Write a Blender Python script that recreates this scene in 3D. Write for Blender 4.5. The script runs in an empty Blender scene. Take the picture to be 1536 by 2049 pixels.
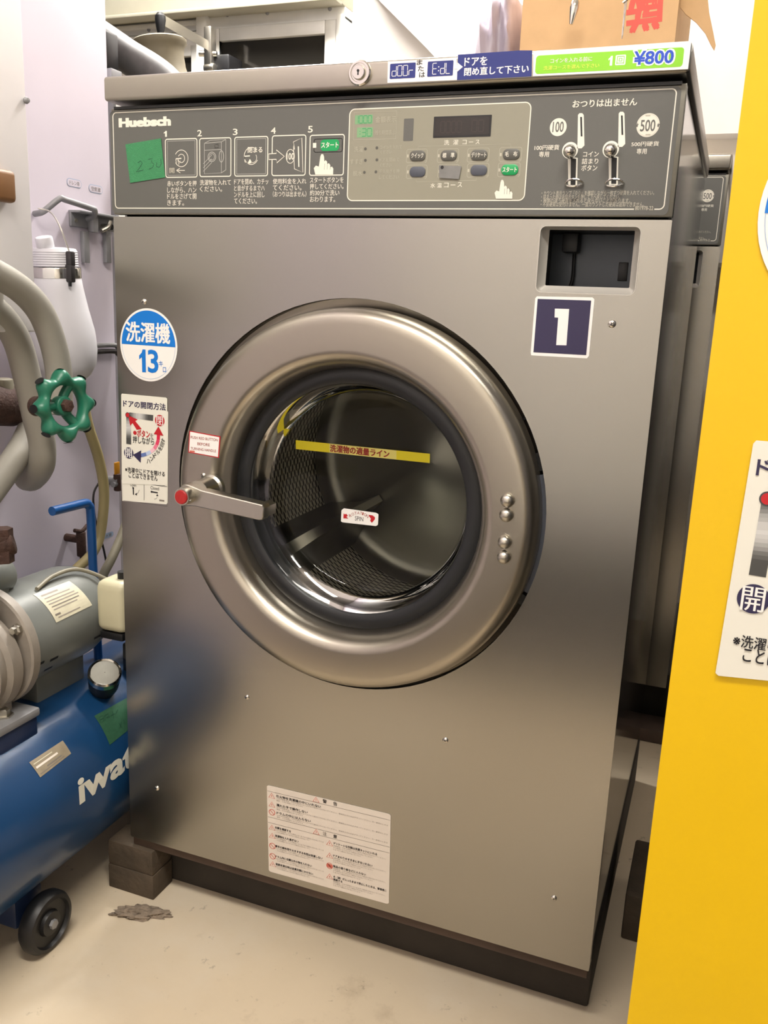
import bpy, bmesh, math, random
from mathutils import Vector, Matrix
from mathutils.geometry import tessellate_polygon
random.seed(7)
SC = bpy.context.scene
COL = SC.collection
pi = math.pi

# ------------------------------------------------------------------ camera
F_PX, CAM, YAW, PITCH, ROLL = 1757.4, Vector((0.72581, -0.93959, 0.76855)), 0.35954, -0.23136, 0.04231
CR = (Matrix.Rotation(YAW, 3, 'Z') @ Matrix.Rotation(PITCH, 3, 'X')
      @ Matrix(((1, 0, 0), (0, 0, -1), (0, 1, 0))) @ Matrix.Rotation(ROLL, 3, 'Z'))
cd = bpy.data.cameras.new('camera')
cd.sensor_fit = 'VERTICAL'; cd.sensor_height = 24; cd.lens = 24 * F_PX / 2049
cd.clip_start = 0.01
cam = bpy.data.objects.new('camera', cd); COL.objects.link(cam)
cam.matrix_world = Matrix.Translation(CAM) @ CR.to_4x4()
SC.camera = cam

# ------------------------------------------------------------------ world, lamps, exposure
SC.view_settings.view_transform = 'Standard'
SC.view_settings.look = 'None'
SC.view_settings.gamma = 1
SC.view_settings.exposure = 0.0
W = bpy.data.worlds.new('room_air'); SC.world = W; W.use_nodes = True
W.node_tree.nodes['Background'].inputs[0].default_value = (0.9, 0.93, 1.0, 1)
W.node_tree.nodes['Background'].inputs[1].default_value = 0.06

def area(name, loc, target, sx, sy, power, col):
    l = bpy.data.lights.new(name, 'AREA'); l.shape = 'RECTANGLE'; l.size = sx; l.size_y = sy
    l.energy = power; l.color = col
    o = bpy.data.objects.new(name, l); COL.objects.link(o)
    o.location = loc
    o.rotation_euler = (Vector(target) - Vector(loc)).to_track_quat('-Z', 'Y').to_euler()
    return o
area('front_ceiling_tube', (0.62, -1.05, 2.34), (0.55, -0.70, 0), 1.1, 0.16, 46, (1.0, 0.94, 0.86))
area('rear_ceiling_tube', (-0.25, 1.12, 2.34), (-0.2, 1.0, 0), 1.5, 0.14, 120, (1.0, 0.97, 0.93))

# ------------------------------------------------------------------ helpers
AX = {'x': 0, 'y': 1, 'z': 2}
def at(px, py, ax, v):
    d = CR @ Vector(((px - 768) / F_PX, -(py - 1024.5) / F_PX, -1))
    k = AX[ax]
    return CAM + d * ((v - CAM[k]) / d[k])
def FP(px, py, Y=0.0):
    p = at(px, py, 'y', Y); return (p.x, p.z)

def srgb(r, g, b):
    def f(c):
        c /= 255
        return c / 12.92 if c <= 0.04045 else ((c + 0.055) / 1.055) ** 2.4
    return (f(r), f(g), f(b), 1)

def mat(name, rgb, rough=0.6, metal=0.0, noise=0.0, nscale=20, bump=0.0, bscale=60, stretch=None, rvar=0.0, spec=0.5, coat=0, emit=0):
    m = bpy.data.materials.new(name); m.use_nodes = True
    nt = m.node_tree; b = nt.nodes['Principled BSDF']
    c = srgb(*rgb)
    b.inputs['Base Color'].default_value = c
    b.inputs['Roughness'].default_value = rough
    b.inputs['Metallic'].default_value = metal
    b.inputs['Specular IOR Level'].default_value = spec
    b.inputs['Coat Weight'].default_value = coat
    if emit:
        b.inputs['Emission Color'].default_value = c; b.inputs['Emission Strength'].default_value = emit
    if noise or bump or rvar:
        tc = nt.nodes.new('ShaderNodeTexCoord'); mp = nt.nodes.new('ShaderNodeMapping')
        if stretch: mp.inputs['Scale'].default_value = stretch
        nt.links.new(tc.outputs['Object'], mp.inputs['Vector'])
    if noise or rvar:
        n = nt.nodes.new('ShaderNodeTexNoise'); n.inputs['Scale'].default_value = nscale
        n.inputs['Detail'].default_value = 6
        nt.links.new(mp.outputs[0], n.inputs['Vector'])
        if noise:
            r = nt.nodes.new('ShaderNodeMapRange')
            r.inputs[1].default_value = 0.3; r.inputs[2].default_value = 0.7
            r.inputs[3].default_value = 1 - noise; r.inputs[4].default_value = 1 + noise * 0.6
            nt.links.new(n.outputs[0], r.inputs[0])
            mx = nt.nodes.new('ShaderNodeVectorMath'); mx.operation = 'SCALE'
            mx.inputs[0].default_value = c[:3]
            nt.links.new(r.outputs[0], mx.inputs['Scale'])
            nt.links.new(mx.outputs[0], b.inputs['Base Color'])
        if rvar:
            r2 = nt.nodes.new('ShaderNodeMapRange')
            r2.inputs[1].default_value = 0.3; r2.inputs[2].default_value = 0.7
            r2.inputs[3].default_value = rough - rvar; r2.inputs[4].default_value = rough + rvar
            nt.links.new(n.outputs[0], r2.inputs[0]); nt.links.new(r2.outputs[0], b.inputs['Roughness'])
    if bump:
        n2 = nt.nodes.new('ShaderNodeTexNoise'); n2.inputs['Scale'].default_value = bscale
        n2.inputs['Detail'].default_value = 5
        nt.links.new(mp.outputs[0], n2.inputs['Vector'])
        bp = nt.nodes.new('ShaderNodeBump'); bp.inputs['Strength'].default_value = bump
        bp.inputs['Distance'].default_value = 0.004
        nt.links.new(n2.outputs[0], bp.inputs['Height']); nt.links.new(bp.outputs[0], b.inputs['Normal'])
    return m

M = {}
M['steel'] = mat('brushed_stainless', (168, 166, 160), 0.24, 1.0, noise=0.02, nscale=5)
M['steel_ring'] = mat('satin_stainless', (174, 168, 156), 0.31, 1.0)
M['steel_lid'] = mat('lid_stainless', (170, 165, 155), 0.3, 1.0, noise=0.02, nscale=9)
M['steel_side'] = mat('polished_side_steel', (120, 122, 122), 0.10, 1.0, noise=0.08, nscale=6)
M['chrome'] = mat('chrome', (215, 212, 205), 0.14, 1.0)
M['satin'] = mat('satin_handle_metal', (190, 186, 176), 0.33, 1.0)
M['dark_in'] = mat('dark_interior', (34, 35, 37), 0.5, noise=0.15)
M['cup_frame'] = mat('cup_frame_metal', (196, 192, 184), 0.35, 0.35)
M['cup_in'] = mat('cup_back_plate', (66, 72, 80), 0.35, 0.3, noise=0.1)
M['black'] = mat('black_plastic', (18, 18, 20), 0.45)
M['rubber'] = mat('black_rubber', (26, 28, 31), 0.42, noise=0.1)
M['panel_grey'] = mat('panel_grey', (92, 92, 88), 0.38)
M['panel_beige'] = mat('panel_beige', (140, 137, 121), 0.38)
M['panel_frame'] = mat('panel_frame_grey', (128, 125, 115), 0.35, 0.6)
M['display'] = mat('display_window', (38, 33, 32), 0.2)
M['disp_lit'] = mat('display_digit_ghost', (56, 48, 46), 0.2)
M['cream_ink'] = mat('cream_ink', (226, 222, 208), 0.5)
M['pale_ink'] = mat('pale_ink', (186, 181, 165), 0.5)
M['faint_ink'] = mat('faint_ink', (166, 162, 145), 0.5)
M['line_ink'] = mat('grey_line_ink', (188, 187, 180), 0.5)
M['lcd_green'] = mat('lcd_print_green', (120, 160, 118), 0.5)
M['lcd_dark'] = mat('lcd_digit_green', (36, 150, 92), 0.5)
M['start_green'] = mat('start_green', (14, 152, 84), 0.4)
M['btn_dark'] = mat('button_dark_grey', (82, 81, 75), 0.45)
M['btn_blue'] = mat('button_slate', (74, 78, 88), 0.45)
M['tape_grey'] = mat('grey_foil_tape', (128, 128, 126), 0.35, 0.4, noise=0.15, nscale=60)
M['white_paper'] = mat('white_sticker', (238, 236, 232), 0.35, coat=0.2)
M['cream_paper'] = mat('cream_sticker', (226, 224, 212), 0.4)
M['warn_paper'] = mat('warning_sticker', (222, 212, 200), 0.45, noise=0.03, nscale=40)
M['navy'] = mat('navy_print', (44, 38, 74), 0.4)
M['navy_lid'] = mat('navy_blue_print', (34, 46, 118), 0.4)
M['sky_blue'] = mat('blue_print', (8, 116, 206), 0.4)
M['pale_line'] = mat('pale_blue_line', (164, 184, 212), 0.4)
M['blue800'] = mat('price_blue', (28, 74, 190), 0.4)
M['lime'] = mat('lime_print', (136, 206, 44), 0.4)
M['lime_ink'] = mat('yellow_green_ink', (214, 232, 84), 0.4)
M['ink'] = mat('black_ink', (26, 24, 30), 0.5)
M['grey_ink'] = mat('grey_ink', (120, 112, 104), 0.5)
M['fine_ink'] = mat('fine_print_ink', (150, 141, 132), 0.5)
M['red'] = mat('red_print', (186, 26, 36), 0.45)
M['red_soft'] = mat('red_outline_print', (206, 104, 88), 0.45)
M['brown_red'] = mat('dark_red_ink', (150, 40, 24), 0.45)
M['yellow_tape'] = mat('yellow_label', (226, 212, 14), 0.4)
M['yellow_mid'] = mat('pale_yellow_label', (228, 218, 120), 0.4)
M['green_tape'] = mat('green_cloth_tape', (54, 132, 84), 0.55, noise=0.08, nscale=300, bump=0.3, bscale=900)
M['green_tape_shaded'] = mat('shaded_dull_green_tape', (42, 88, 62), 0.6, noise=0.1, nscale=200)  # dull green, darkened further for the shadow over the tank
M['green_pen'] = mat('pen_ink', (24, 72, 52), 0.6)
M['print_grey'] = mat('printed_grey_bar', (142, 142, 140), 0.5)
M['print_grey_l'] = mat('printed_grey_bar_light', (190, 190, 186), 0.5)
M['print_grey_d'] = mat('printed_grey_bar_dark', (70, 70, 72), 0.5)
M['btn_red'] = mat('red_button', (168, 34, 34), 0.4)
M['yellow_paint'] = mat('yellow_paint', (226, 184, 0), 0.45, noise=0.03, nscale=6, bump=0.02, bscale=1500)
M['wall_lav'] = mat('lavender_white_paint', (216, 208, 220), 0.55, noise=0.03, nscale=8)
M['cab_white'] = mat('white_cabinet_paint', (232, 228, 228), 0.45, noise=0.02)
M['wall_white'] = mat('white_wall_paint', (238, 234, 228), 0.6, noise=0.03, nscale=5)
M['alu'] = mat('aluminium', (226, 224, 218), 0.35, 0.25, noise=0.05)
M['beam'] = mat('cream_beam', (164, 159, 142), 0.5, noise=0.04)
M['glass_dark'] = mat('dark_window_pane', (40, 38, 34), 0.08)
M['hose'] = mat('grey_hose', (150, 146, 136), 0.5, noise=0.06, nscale=12)
M['hose_y'] = mat('yellowed_hose', (150, 136, 94), 0.45, noise=0.08)
M['hose_b'] = mat('beige_hose', (136, 130, 112), 0.5, noise=0.08)
M['cable'] = mat('dark_cable', (40, 36, 36), 0.5)
M['wheel_green'] = mat('green_handwheel', (34, 108, 84), 0.38, noise=0.1, nscale=60)
M['rust'] = mat('rusty_iron', (70, 48, 40), 0.75, 0.2, noise=0.35, nscale=70, bump=0.5, bscale=200)
M['comp_blue'] = mat('compressor_blue', (20, 62, 104), 0.32, noise=0.12, nscale=7, coat=0.2)
M['comp_blue_d'] = mat('compressor_navy', (34, 50, 84), 0.35, noise=0.1)
M['handle_blue'] = mat('handle_blue', (24, 78, 140), 0.3)
M['motor'] = mat('motor_grey', (122, 125, 121), 0.32, 0.1, noise=0.08, nscale=14)
M['motor_l'] = mat('cast_grey', (150, 142, 132), 0.5, 0.2, noise=0.15, nscale=30, bump=0.2)
M['galv'] = mat('galvanised_bracket', (140, 140, 142), 0.45, 0.2, noise=0.12, nscale=40)
M['pipe_grey'] = mat('grey_duct', (74, 71, 69), 0.5, 0.3, noise=0.18, nscale=60)
M['boot'] = mat('khaki_boot', (112, 104, 84), 0.7, noise=0.12, nscale=20)
M['bottle'] = mat('milky_plastic', (214, 212, 216), 0.32, noise=0.03)
M['canister'] = mat('cream_plastic', (196, 190, 160), 0.4, noise=0.06)
M['floor'] = mat('stained_concrete', (206, 190, 164), 0.62, noise=0.10, nscale=4, bump=0.12, bscale=40)
def stain(m):
    nt = m.node_tree; N = nt.nodes.new; L = nt.links.new; b = nt.nodes['Principled BSDF']
    src = b.inputs['Base Color'].links[0].from_socket
    tc = N('ShaderNodeTexCoord'); 
    for sc, lo, hi, amt, col in ((9, .60, .74, .55, (150, 132, 108)), (46, .64, .72, .6, (110, 96, 80)), (3, .5, .8, .5, (214, 208, 196))):
        n = N('ShaderNodeTexNoise'); n.inputs['Scale'].default_value = sc; n.inputs['Detail'].default_value = 8; n.inputs['Roughness'].default_value = .65
        L(tc.outputs['Object'], n.inputs['Vector'])
        r = N('ShaderNodeMapRange'); r.inputs[1].default_value = lo; r.inputs[2].default_value = hi; r.inputs[4].default_value = amt
        L(n.outputs[0], r.inputs[0])
        mx = N('ShaderNodeMix'); mx.data_type = 'RGBA'; L(r.outputs[0], mx.inputs['Factor']); L(src, mx.inputs['A']); mx.inputs['B'].default_value = srgb(*col)
        src = mx.outputs['Result']
    L(src, b.inputs['Base Color'])
stain(M['floor'])
M['block'] = mat('dirty_timber', (80, 68, 54), 0.8, noise=0.35, nscale=22, bump=0.4, bscale=90)
M['block_pale'] = mat('dusty_timber', (120, 104, 84), 0.8, noise=0.3, nscale=25, bump=0.4, bscale=90)
M['plinth'] = mat('dark_plinth', (52, 46, 40), 0.75, noise=0.25, nscale=14, bump=0.3)
M['brown_board'] = mat('brown_board', (78, 62, 52), 0.7, noise=0.2)
M['lint'] = mat('grey_lint', (136, 122, 106), 0.95, noise=0.3, nscale=90, bump=1.0, bscale=160)
M['card'] = mat('cardboard', (214, 176, 130), 0.8, noise=0.05, nscale=30)
M['card_red'] = mat('carton_red', (222, 96, 84), 0.7)
M['bag'] = mat('lilac_plastic', (150, 140, 152), 0.4, noise=0.05)
M['tag'] = mat('amber_tag', (220, 150, 30), 0.5)
M['brown_knob'] = mat('brown_plastic', (126, 88, 50), 0.5, noise=0.1)
M['added_dark'] = mat('reflection_dark', (58, 54, 52), 0.5, noise=0.1)  # only for the added unseen pieces that darken reflections
M['dial'] = mat('dial_face', (140, 138, 128), 0.4, noise=0.1, nscale=60)
M['white_ink'] = mat('iwata_white', (206, 204, 190), 0.5)
M['label_old'] = mat('aged_label', (206, 200, 176), 0.35, noise=0.08, nscale=60)
M['label_dull'] = mat('aged_beige_plate', (146, 134, 112), 0.5, noise=0.15, nscale=80)

# perforated drum steel: hexagonal pattern of holes
def perf():
    m = bpy.data.materials.new('perforated_drum'); m.use_nodes = True
    nt = m.node_tree; N = nt.nodes.new; L = nt.links.new; b = nt.nodes['Principled BSDF']
    def ma(op, a, bb=None):
        n = N('ShaderNodeMath'); n.operation = op
        for i, v in enumerate((a, bb)):
            if v is None: continue
            if isinstance(v, (int, float)): n.inputs[i].default_value = v
            else: L(v, n.inputs[i])
        return n.outputs[0]
    tc = N('ShaderNodeTexCoord'); sp = N('ShaderNodeSeparateXYZ'); L(tc.outputs['Object'], sp.inputs[0])
    dx = ma('SUBTRACT', sp.outputs[0], 0.331); dz = ma('SUBTRACT', sp.outputs[2], 0.538)
    s = 0.0068
    u = ma('MULTIPLY', ma('ARCTAN2', dz, dx), 0.2 / s)
    v = ma('DIVIDE', sp.outputs[1], s * 0.866)
    row = ma('MODULO', ma('FLOOR', v), 2)
    fu = ma('SUBTRACT', ma('FRACT', ma('ADD', u, ma('MULTIPLY', row, 0.5))), 0.5)
    fv = ma('MULTIPLY', ma('SUBTRACT', ma('FRACT', v), 0.5), 0.866)
    d = ma('SQRT', ma('ADD', ma('MULTIPLY', fu, fu), ma('MULTIPLY', fv, fv)))
    hole = ma('LESS_THAN', d, 0.34)
    mx = N('ShaderNodeMix'); mx.data_type = 'RGBA'
    L(hole, mx.inputs['Factor']); mx.inputs['A'].default_value = srgb(226, 222, 212); mx.inputs['B'].default_value = (0.006, 0.006, 0.006, 1)
    L(mx.outputs['Result'], b.inputs['Base Color'])
    L(ma('SUBTRACT', 1, hole), b.inputs['Metallic']); b.inputs['Roughness'].default_value = 0.5
    return m
M['perf'] = perf()
M['drum'] = mat('drum_steel', (150, 147, 138), 0.36, 1.0, noise=0.1, nscale=6)

def thin_glass():
    m = bpy.data.materials.new('door_glass'); m.use_nodes = True
    nt = m.node_tree; nt.nodes.clear(); N = nt.nodes.new; L = nt.links.new
    o = N('ShaderNodeOutputMaterial'); mx = N('ShaderNodeMixShader'); t = N('ShaderNodeBsdfTransparent'); g = N('ShaderNodeBsdfGlossy')
    t.inputs[0].default_value = (0.80, 0.82, 0.80, 1); g.inputs['Roughness'].default_value = 0.03
    lw = N('ShaderNodeFresnel'); lw.inputs[0].default_value = 1.26
    L(lw.outputs[0], mx.inputs[0]); L(t.outputs[0], mx.inputs[1]); L(g.outputs[0], mx.inputs[2]); L(mx.outputs[0], o.inputs[0])
    return m
M['glass'] = thin_glass()

# ---- mesh builder
class MB:
    def __init__(self):
        self.bm = bmesh.new(); self.mats = []
    def mi(self, m):
        m = M[m] if isinstance(m, str) else m
        if m not in self.mats: self.mats.append(m)
        return self.mats.index(m)
    def face(self, pts, m):
        try:
            f = self.bm.faces.new([self.bm.verts.new(p) for p in pts]); f.material_index = self.mi(m); return f
        except ValueError: return None
    def box(self, x0, x1, y0, y1, z0, z1, m, bev=0.0, seg=2, rot=None, piv=None):
        b = bmesh.new()
        bmesh.ops.create_cube(b, size=1)
        for v in b.verts:
            v.co = Vector(((x0 + x1) / 2 + v.co.x * (x1 - x0), (y0 + y1) / 2 + v.co.y * (y1 - y0), (z0 + z1) / 2 + v.co.z * (z1 - z0)))
        if bev: bmesh.ops.bevel(b, geom=b.edges[:], offset=bev, segments=seg, affect='EDGES', profile=0.5)
        if rot is not None:
            p = Vector(piv) if piv else Vector(((x0 + x1) / 2, (y0 + y1) / 2, (z0 + z1) / 2))
            for v in b.verts: v.co = p + rot @ (v.co - p)
        return self.add(b, m)
    def add(self, b, m):
        k = self.mi(m); mp = {}
        for v in b.verts: mp[v] = self.bm.verts.new(v.co)
        for f in b.faces:
            try:
                nf = self.bm.faces.new([mp[v] for v in f.verts]); nf.material_index = k
            except ValueError: pass
        b.free(); return self
    def loft(self, rings, m, close=True, cap0=False, cap1=False):
        k = self.mi(m)
        vs = [[self.bm.verts.new(p) for p in r] for r in rings]
        n = len(rings[0])
        for a, b in zip(vs, vs[1:]):
            for i in range(n if close else n - 1):
                j = (i + 1) % n
                f = self.bm.faces.new((a[i], a[j], b[j], b[i])); f.material_index = k
        if cap0: f = self.bm.faces.new(list(reversed(vs[0]))); f.material_index = k
        if cap1: f = self.bm.faces.new(vs[-1]); f.material_index = k
        return self
    def lathe(self, prof, org, axis, m, seg=48, cap0=False, cap1=False):
        ax = Vector(axis).normalized(); u = ax.orthogonal().normalized(); w = ax.cross(u); o = Vector(org)
        rings = [[o + ax * h + (u * math.cos(2 * pi * i / seg) + w * math.sin(2 * pi * i / seg)) * max(r, 1e-5) for i in range(seg)] for r, h in prof]
        return self.loft(rings, m, True, cap0, cap1)
    def cyl(self, p0, p1, r0, m, r1=None, seg=32, bev=0.0):
        p0, p1 = Vector(p0), Vector(p1); L = (p1 - p0).length; r1 = r0 if r1 is None else r1
        if bev: pr = [(r0 - bev, 0), (r0 - bev * .3, bev * .3), (r0, bev), (r1, L - bev), (r1 - bev * .3, L - bev * .3), (r1 - bev, L)]
        else: pr = [(r0, 0), (r1, L)]
        return self.lathe(pr, p0, p1 - p0, m, seg, True, True)
    def tube(self, pts, r, m, seg=14, smooth=8, caps=True):
        P = [Vector(p) for p in pts]
        if smooth and len(P) > 2:
            Q = []
            E = [2 * P[0] - P[1]] + P + [2 * P[-1] - P[-2]]
            for i in range(1, len(E) - 2):
                a, b, c, d = E[i - 1:i + 3]
                for k in range(smooth):
                    t = k / smooth
                    Q.append(0.5 * ((2 * b) + (c - a) * t + (2 * a - 5 * b + 4 * c - d) * t * t + (3 * b - a - 3 * c + d) * t ** 3))
            Q.append(P[-1]); P = Q
        T = [(P[min(i + 1, len(P) - 1)] - P[max(i - 1, 0)]).normalized() for i in range(len(P))]
        u = T[0].orthogonal().normalized(); rings = []
        for i, p in enumerate(P):
            u = (u - T[i] * u.dot(T[i])).normalized(); w = T[i].cross(u)
            rr = r[min(i * len(r) // len(P), len(r) - 1)] if isinstance(r, list) else r
            rings.append([p + (u * math.cos(2 * pi * k / seg) + w * math.sin(2 * pi * k / seg)) * rr for k in range(seg)])
        return self.loft(rings, m, True, caps, caps)
    def plate(self, outer, holes, mp, d0, d1, m, m_edge=None):
        """flat sheet with holes; mp(u,v,d) gives the point; faces at d0 (front) and d1 (back) plus the cut edges"""
        loops = [outer] + holes
        tri = tessellate_polygon([[Vector((u, v, 0)) for u, v in l] for l in loops])
        flat = [p for l in loops for p in l]
        for d, flip in ((d0, False), (d1, True)):
            vs = [self.bm.verts.new(mp(u, v, d)) for u, v in flat]
            for t in tri:
                tt = [vs[i] for i in t]
                a, b2, c = [flat[i] for i in t]
                ccw = (b2[0] - a[0]) * (c[1] - a[1]) - (b2[1] - a[1]) * (c[0] - a[0])
                if abs(ccw) < 1e-12: continue
                if (ccw < 0) != flip: tt.reverse()
                try: f = self.bm.faces.new(tt); f.material_index = self.mi(m)
                except ValueError: pass
        for l in loops:
            self.loft([[mp(u, v, d0) for u, v in l], [mp(u, v, d1) for u, v in l]], m_edge or m)
        return self

def link(name, mesh, parent=None):
    o = bpy.data.objects.new(name, mesh); COL.objects.link(o)
    if parent: o.parent = parent
    return o
def abs_loc(o):
    v = Vector((0, 0, 0))
    while o: v += o.location; o = o.parent
    return v
def put(name, mb, parent=None, label=None, smooth=32, recalc=True, weld=True):
    """link a builder as one mesh object (coordinates given in world space)"""
    bm = mb.bm
    if weld: bmesh.ops.remove_doubles(bm, verts=bm.verts, dist=2e-6)
    if recalc: bmesh.ops.recalc_face_normals(bm, faces=bm.faces)
    me = bpy.data.meshes.new(name)
    if parent is None:
        xs = [v.co for v in bm.verts]
        loc = Vector(((min(v.x for v in xs) + max(v.x for v in xs)) / 2, (min(v.y for v in xs) + max(v.y for v in xs)) / 2, min(v.z for v in xs)))
        off = loc
    else:
        loc = Vector((0, 0, 0)); off = abs_loc(parent)
    bm.transform(Matrix.Translation(-off))
    bm.to_mesh(me); bm.free()
    for m in mb.mats: me.materials.append(m)
    if smooth and len(me.polygons):
        me.polygons.foreach_set('use_smooth', [True] * len(me.polygons))
        me.set_sharp_from_angle(angle=math.radians(smooth))
    o = link(name, me, parent); o.location = loc
    if label: o['label'] = label
    return o
def thing(name, loc, label, cat, group=None):
    o = bpy.data.objects.new(name, None); COL.objects.link(o); o.location = loc
    o.empty_display_size = 0.05
    o['label'] = label; o['category'] = cat
    if group: o['group'] = group
    return o
def tag(o, label, cat, group=None):
    o['label'] = label; o['category'] = cat
    if group: o['group'] = group
    return o
def struct(name, mb, parent=None, **k):
    o = put(name, mb, parent, **k)
    if parent is None: o['kind'] = 'structure'
    return o
def copy_tree(o, parent=None, skip=()):
    c = o.copy(); COL.objects.link(c); c.parent = parent
    for ch in list(o.children):
        if ch.name.split('.')[0] in skip: continue
        copy_tree(ch, c, skip)
    return c

# ---- lettering and flat printing
_glyph = {}
def glyphs(s, bold):
    key = (s, bold)
    if key not in _glyph:
        c = bpy.data.curves.new('lettering', 'FONT'); c.body = s; c.offset = bold; c.resolution_u = 3
        o = bpy.data.objects.new('lettering', c); COL.objects.link(o)
        bpy.context.view_layer.update()
        me = bpy.data.meshes.new_from_object(o.evaluated_get(bpy.context.evaluated_depsgraph_get()))
        vs = [(v.co.x, v.co.y) for v in me.vertices]; fs = [tuple(p.vertices) for p in me.polygons]
        bpy.data.objects.remove(o); bpy.data.curves.remove(c); bpy.data.meshes.remove(me)
        _glyph[key] = (vs, fs)
    return _glyph[key]

class D(MB):
    """prints on a surface; mp(u,v,d): d metres out of the surface"""
    def __init__(self, mp, pix=None, dz=0.00012):
        super().__init__(); self.mp = mp; self.pix = pix; self.dz = dz
    def c(self, p): return self.pix(*p) if self.pix else p
    def poly_uv(self, pts, m, lv=1):
        vs = [self.bm.verts.new(self.mp(u, v, lv * self.dz)) for u, v in pts]
        tri = tessellate_polygon([[Vector((u, v, 0)) for u, v in pts]])
        for t in tri:
            try: f = self.bm.faces.new([vs[i] for i in t]); f.material_index = self.mi(m)
            except ValueError: pass
    def poly(self, pts, m, lv=1): self.poly_uv([self.c(p) for p in pts], m, lv)
    def rr_pts(self, bl, tr, r=0.0):
        (u0, v0), (u1, v1) = bl, tr
        if r <= 0: return [(u0, v0), (u1, v0), (u1, v1), (u0, v1)]
        out = []
        for cx, cy, a0 in ((u1 - r, v0 + r, -90), (u1 - r, v1 - r, 0), (u0 + r, v1 - r, 90), (u0 + r, v0 + r, 180)):
            for k in range(7):
                a = math.radians(a0 + k * 15); out.append((cx + r * math.cos(a), cy + r * math.sin(a)))
        return out
    def rrect(self, bl, tr, m, r=0.0, lv=1): self.poly_uv(self.rr_pts(self.c(bl), self.c(tr), r), m, lv)
    def slab(self, pts, m, t=0.0003):
        """paper base with its own small thickness"""
        P = [self.c(p) for p in pts]
        self.loft([[self.mp(u, v, 0) for u, v in P], [self.mp(u, v, t) for u, v in P]], m)
        self.poly_uv(P, m, t / self.dz)
    def rframe(self, bl, tr, m, w, r=0.0, lv=1, gap=None):
        o = self.rr_pts(self.c(bl), self.c(tr), r)
        self.line_uv(o + [o[0]], w, m, lv)
    def line_uv(self, P, w, m, lv=1):
        n = len(P); L = []; R = []
        closed = n > 2 and abs(P[0][0] - P[-1][0]) < 1e-9 and abs(P[0][1] - P[-1][1]) < 1e-9
        for i in range(n):
            a = P[i - 1] if i > 0 else (P[-2] if closed else P[0])
            b = P[i + 1] if i < n - 1 else (P[1] if closed else P[-1])
            t = Vector((b[0] - a[0], b[1] - a[1]))
            if t.length < 1e-12: t = Vector((1, 0))
            t.normalize(); nx, ny = -t.y * w / 2, t.x * w / 2
            L.append((P[i][0] + nx, P[i][1] + ny)); R.append((P[i][0] - nx, P[i][1] - ny))
        for i in range(n - 1):
            self.face([self.mp(*q, lv * self.dz) for q in (L[i], R[i], R[i + 1], L[i + 1])], m)
    def line(self, pts, w, m, lv=3): self.line_uv([self.c(p) for p in pts], w, m, lv)
    def disc_uv(self, c, r, m, lv=1, seg=40, a0=0, a1=360):
        n = seg; pts = [(c[0] + r * math.cos(math.radians(a0 + (a1 - a0) * i / n)), c[1] + r * math.sin(math.radians(a0 + (a1 - a0) * i / n))) for i in range(n + (0 if a1 - a0 == 360 else 1))]
        self.face([self.mp(u, v, lv * self.dz) for u, v in pts], m)
    def disc(self, c, r, m, lv=1, **k): self.disc_uv(self.c(c), r, m, lv, **k)
    def arc(self, c, r, w, m, a0=0, a1=360, lv=3):
        c = self.c(c); n = max(6, int(abs(a1 - a0) / 9))
        self.line_uv([(c[0] + r * math.cos(math.radians(a0 + (a1 - a0) * i / n)), c[1] + r * math.sin(math.radians(a0 + (a1 - a0) * i / n))) for i in range(n + 1)], w, m, lv)
    def text(self, s, bl, tr, m, bold=0.008, lv=3, rot=0.0):
        (u0, v0), (u1, v1) = self.c(bl), self.c(tr)
        self.text_uv(s, u0, v0, u1, v1, m, bold, lv, rot)
    def text_uv(self, s, u0, v0, u1, v1, m, bold=0.008, lv=3, rot=0.0):
        if s == '1':
            w1, h1 = u1 - u0, v1 - v0
            self.poly_uv([(u0 + a * w1, v0 + b_ * h1) for a, b_ in ((.42, 0), (1, 0), (1, 1), (.55, 1), (.42, .86), (0, .72), (0, .55), (.42, .66))], m, lv); return
        asc = all(ord(c) < 256 for c in s)
        hv = asc and bold > .045
        if hv: bold, asc = .03, False
        vs, fs = glyphs(s, bold if asc or hv else 0)
        if not vs: return
        a0, a1 = min(p[0] for p in vs), max(p[0] for p in vs); b0, b1 = min(p[1] for p in vs), max(p[1] for p in vs)
        sx = (u1 - u0) / max(a1 - a0, 1e-6); sy = (v1 - v0) / max(b1 - b0, 1e-6)
        cu, cv = (u0 + u1) / 2, (v0 + v1) / 2; cr, sr = math.cos(rot), math.sin(rot)
        k = self.mi(m)
        # heavier ideographs: the outline is struck several times, slightly shifted
        o_ = 0 if asc else bold * 1.15
        passes = [(0, 0)] if o_ < .004 else ([(o_, 0), (-o_, 0)] if o_ < .011 else [(o_, o_ * .6), (-o_, o_ * .6), (o_, -o_ * .6), (-o_, -o_ * .6)])
        for ip, (ox, oy) in enumerate(passes):
            bv = []
            for x, y in vs:
                du, dv = u0 + (x + ox - a0) * sx - cu, v0 + (y + oy - b0) * sy - cv
                bv.append(self.bm.verts.new(self.mp(cu + du * cr - dv * sr, cv + du * sr + dv * cr, (lv + ip * .22) * self.dz)))
            for f in fs:
                try: nf = self.bm.faces.new([bv[i] for i in f]); nf.material_index = k
                except ValueError: pass
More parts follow.
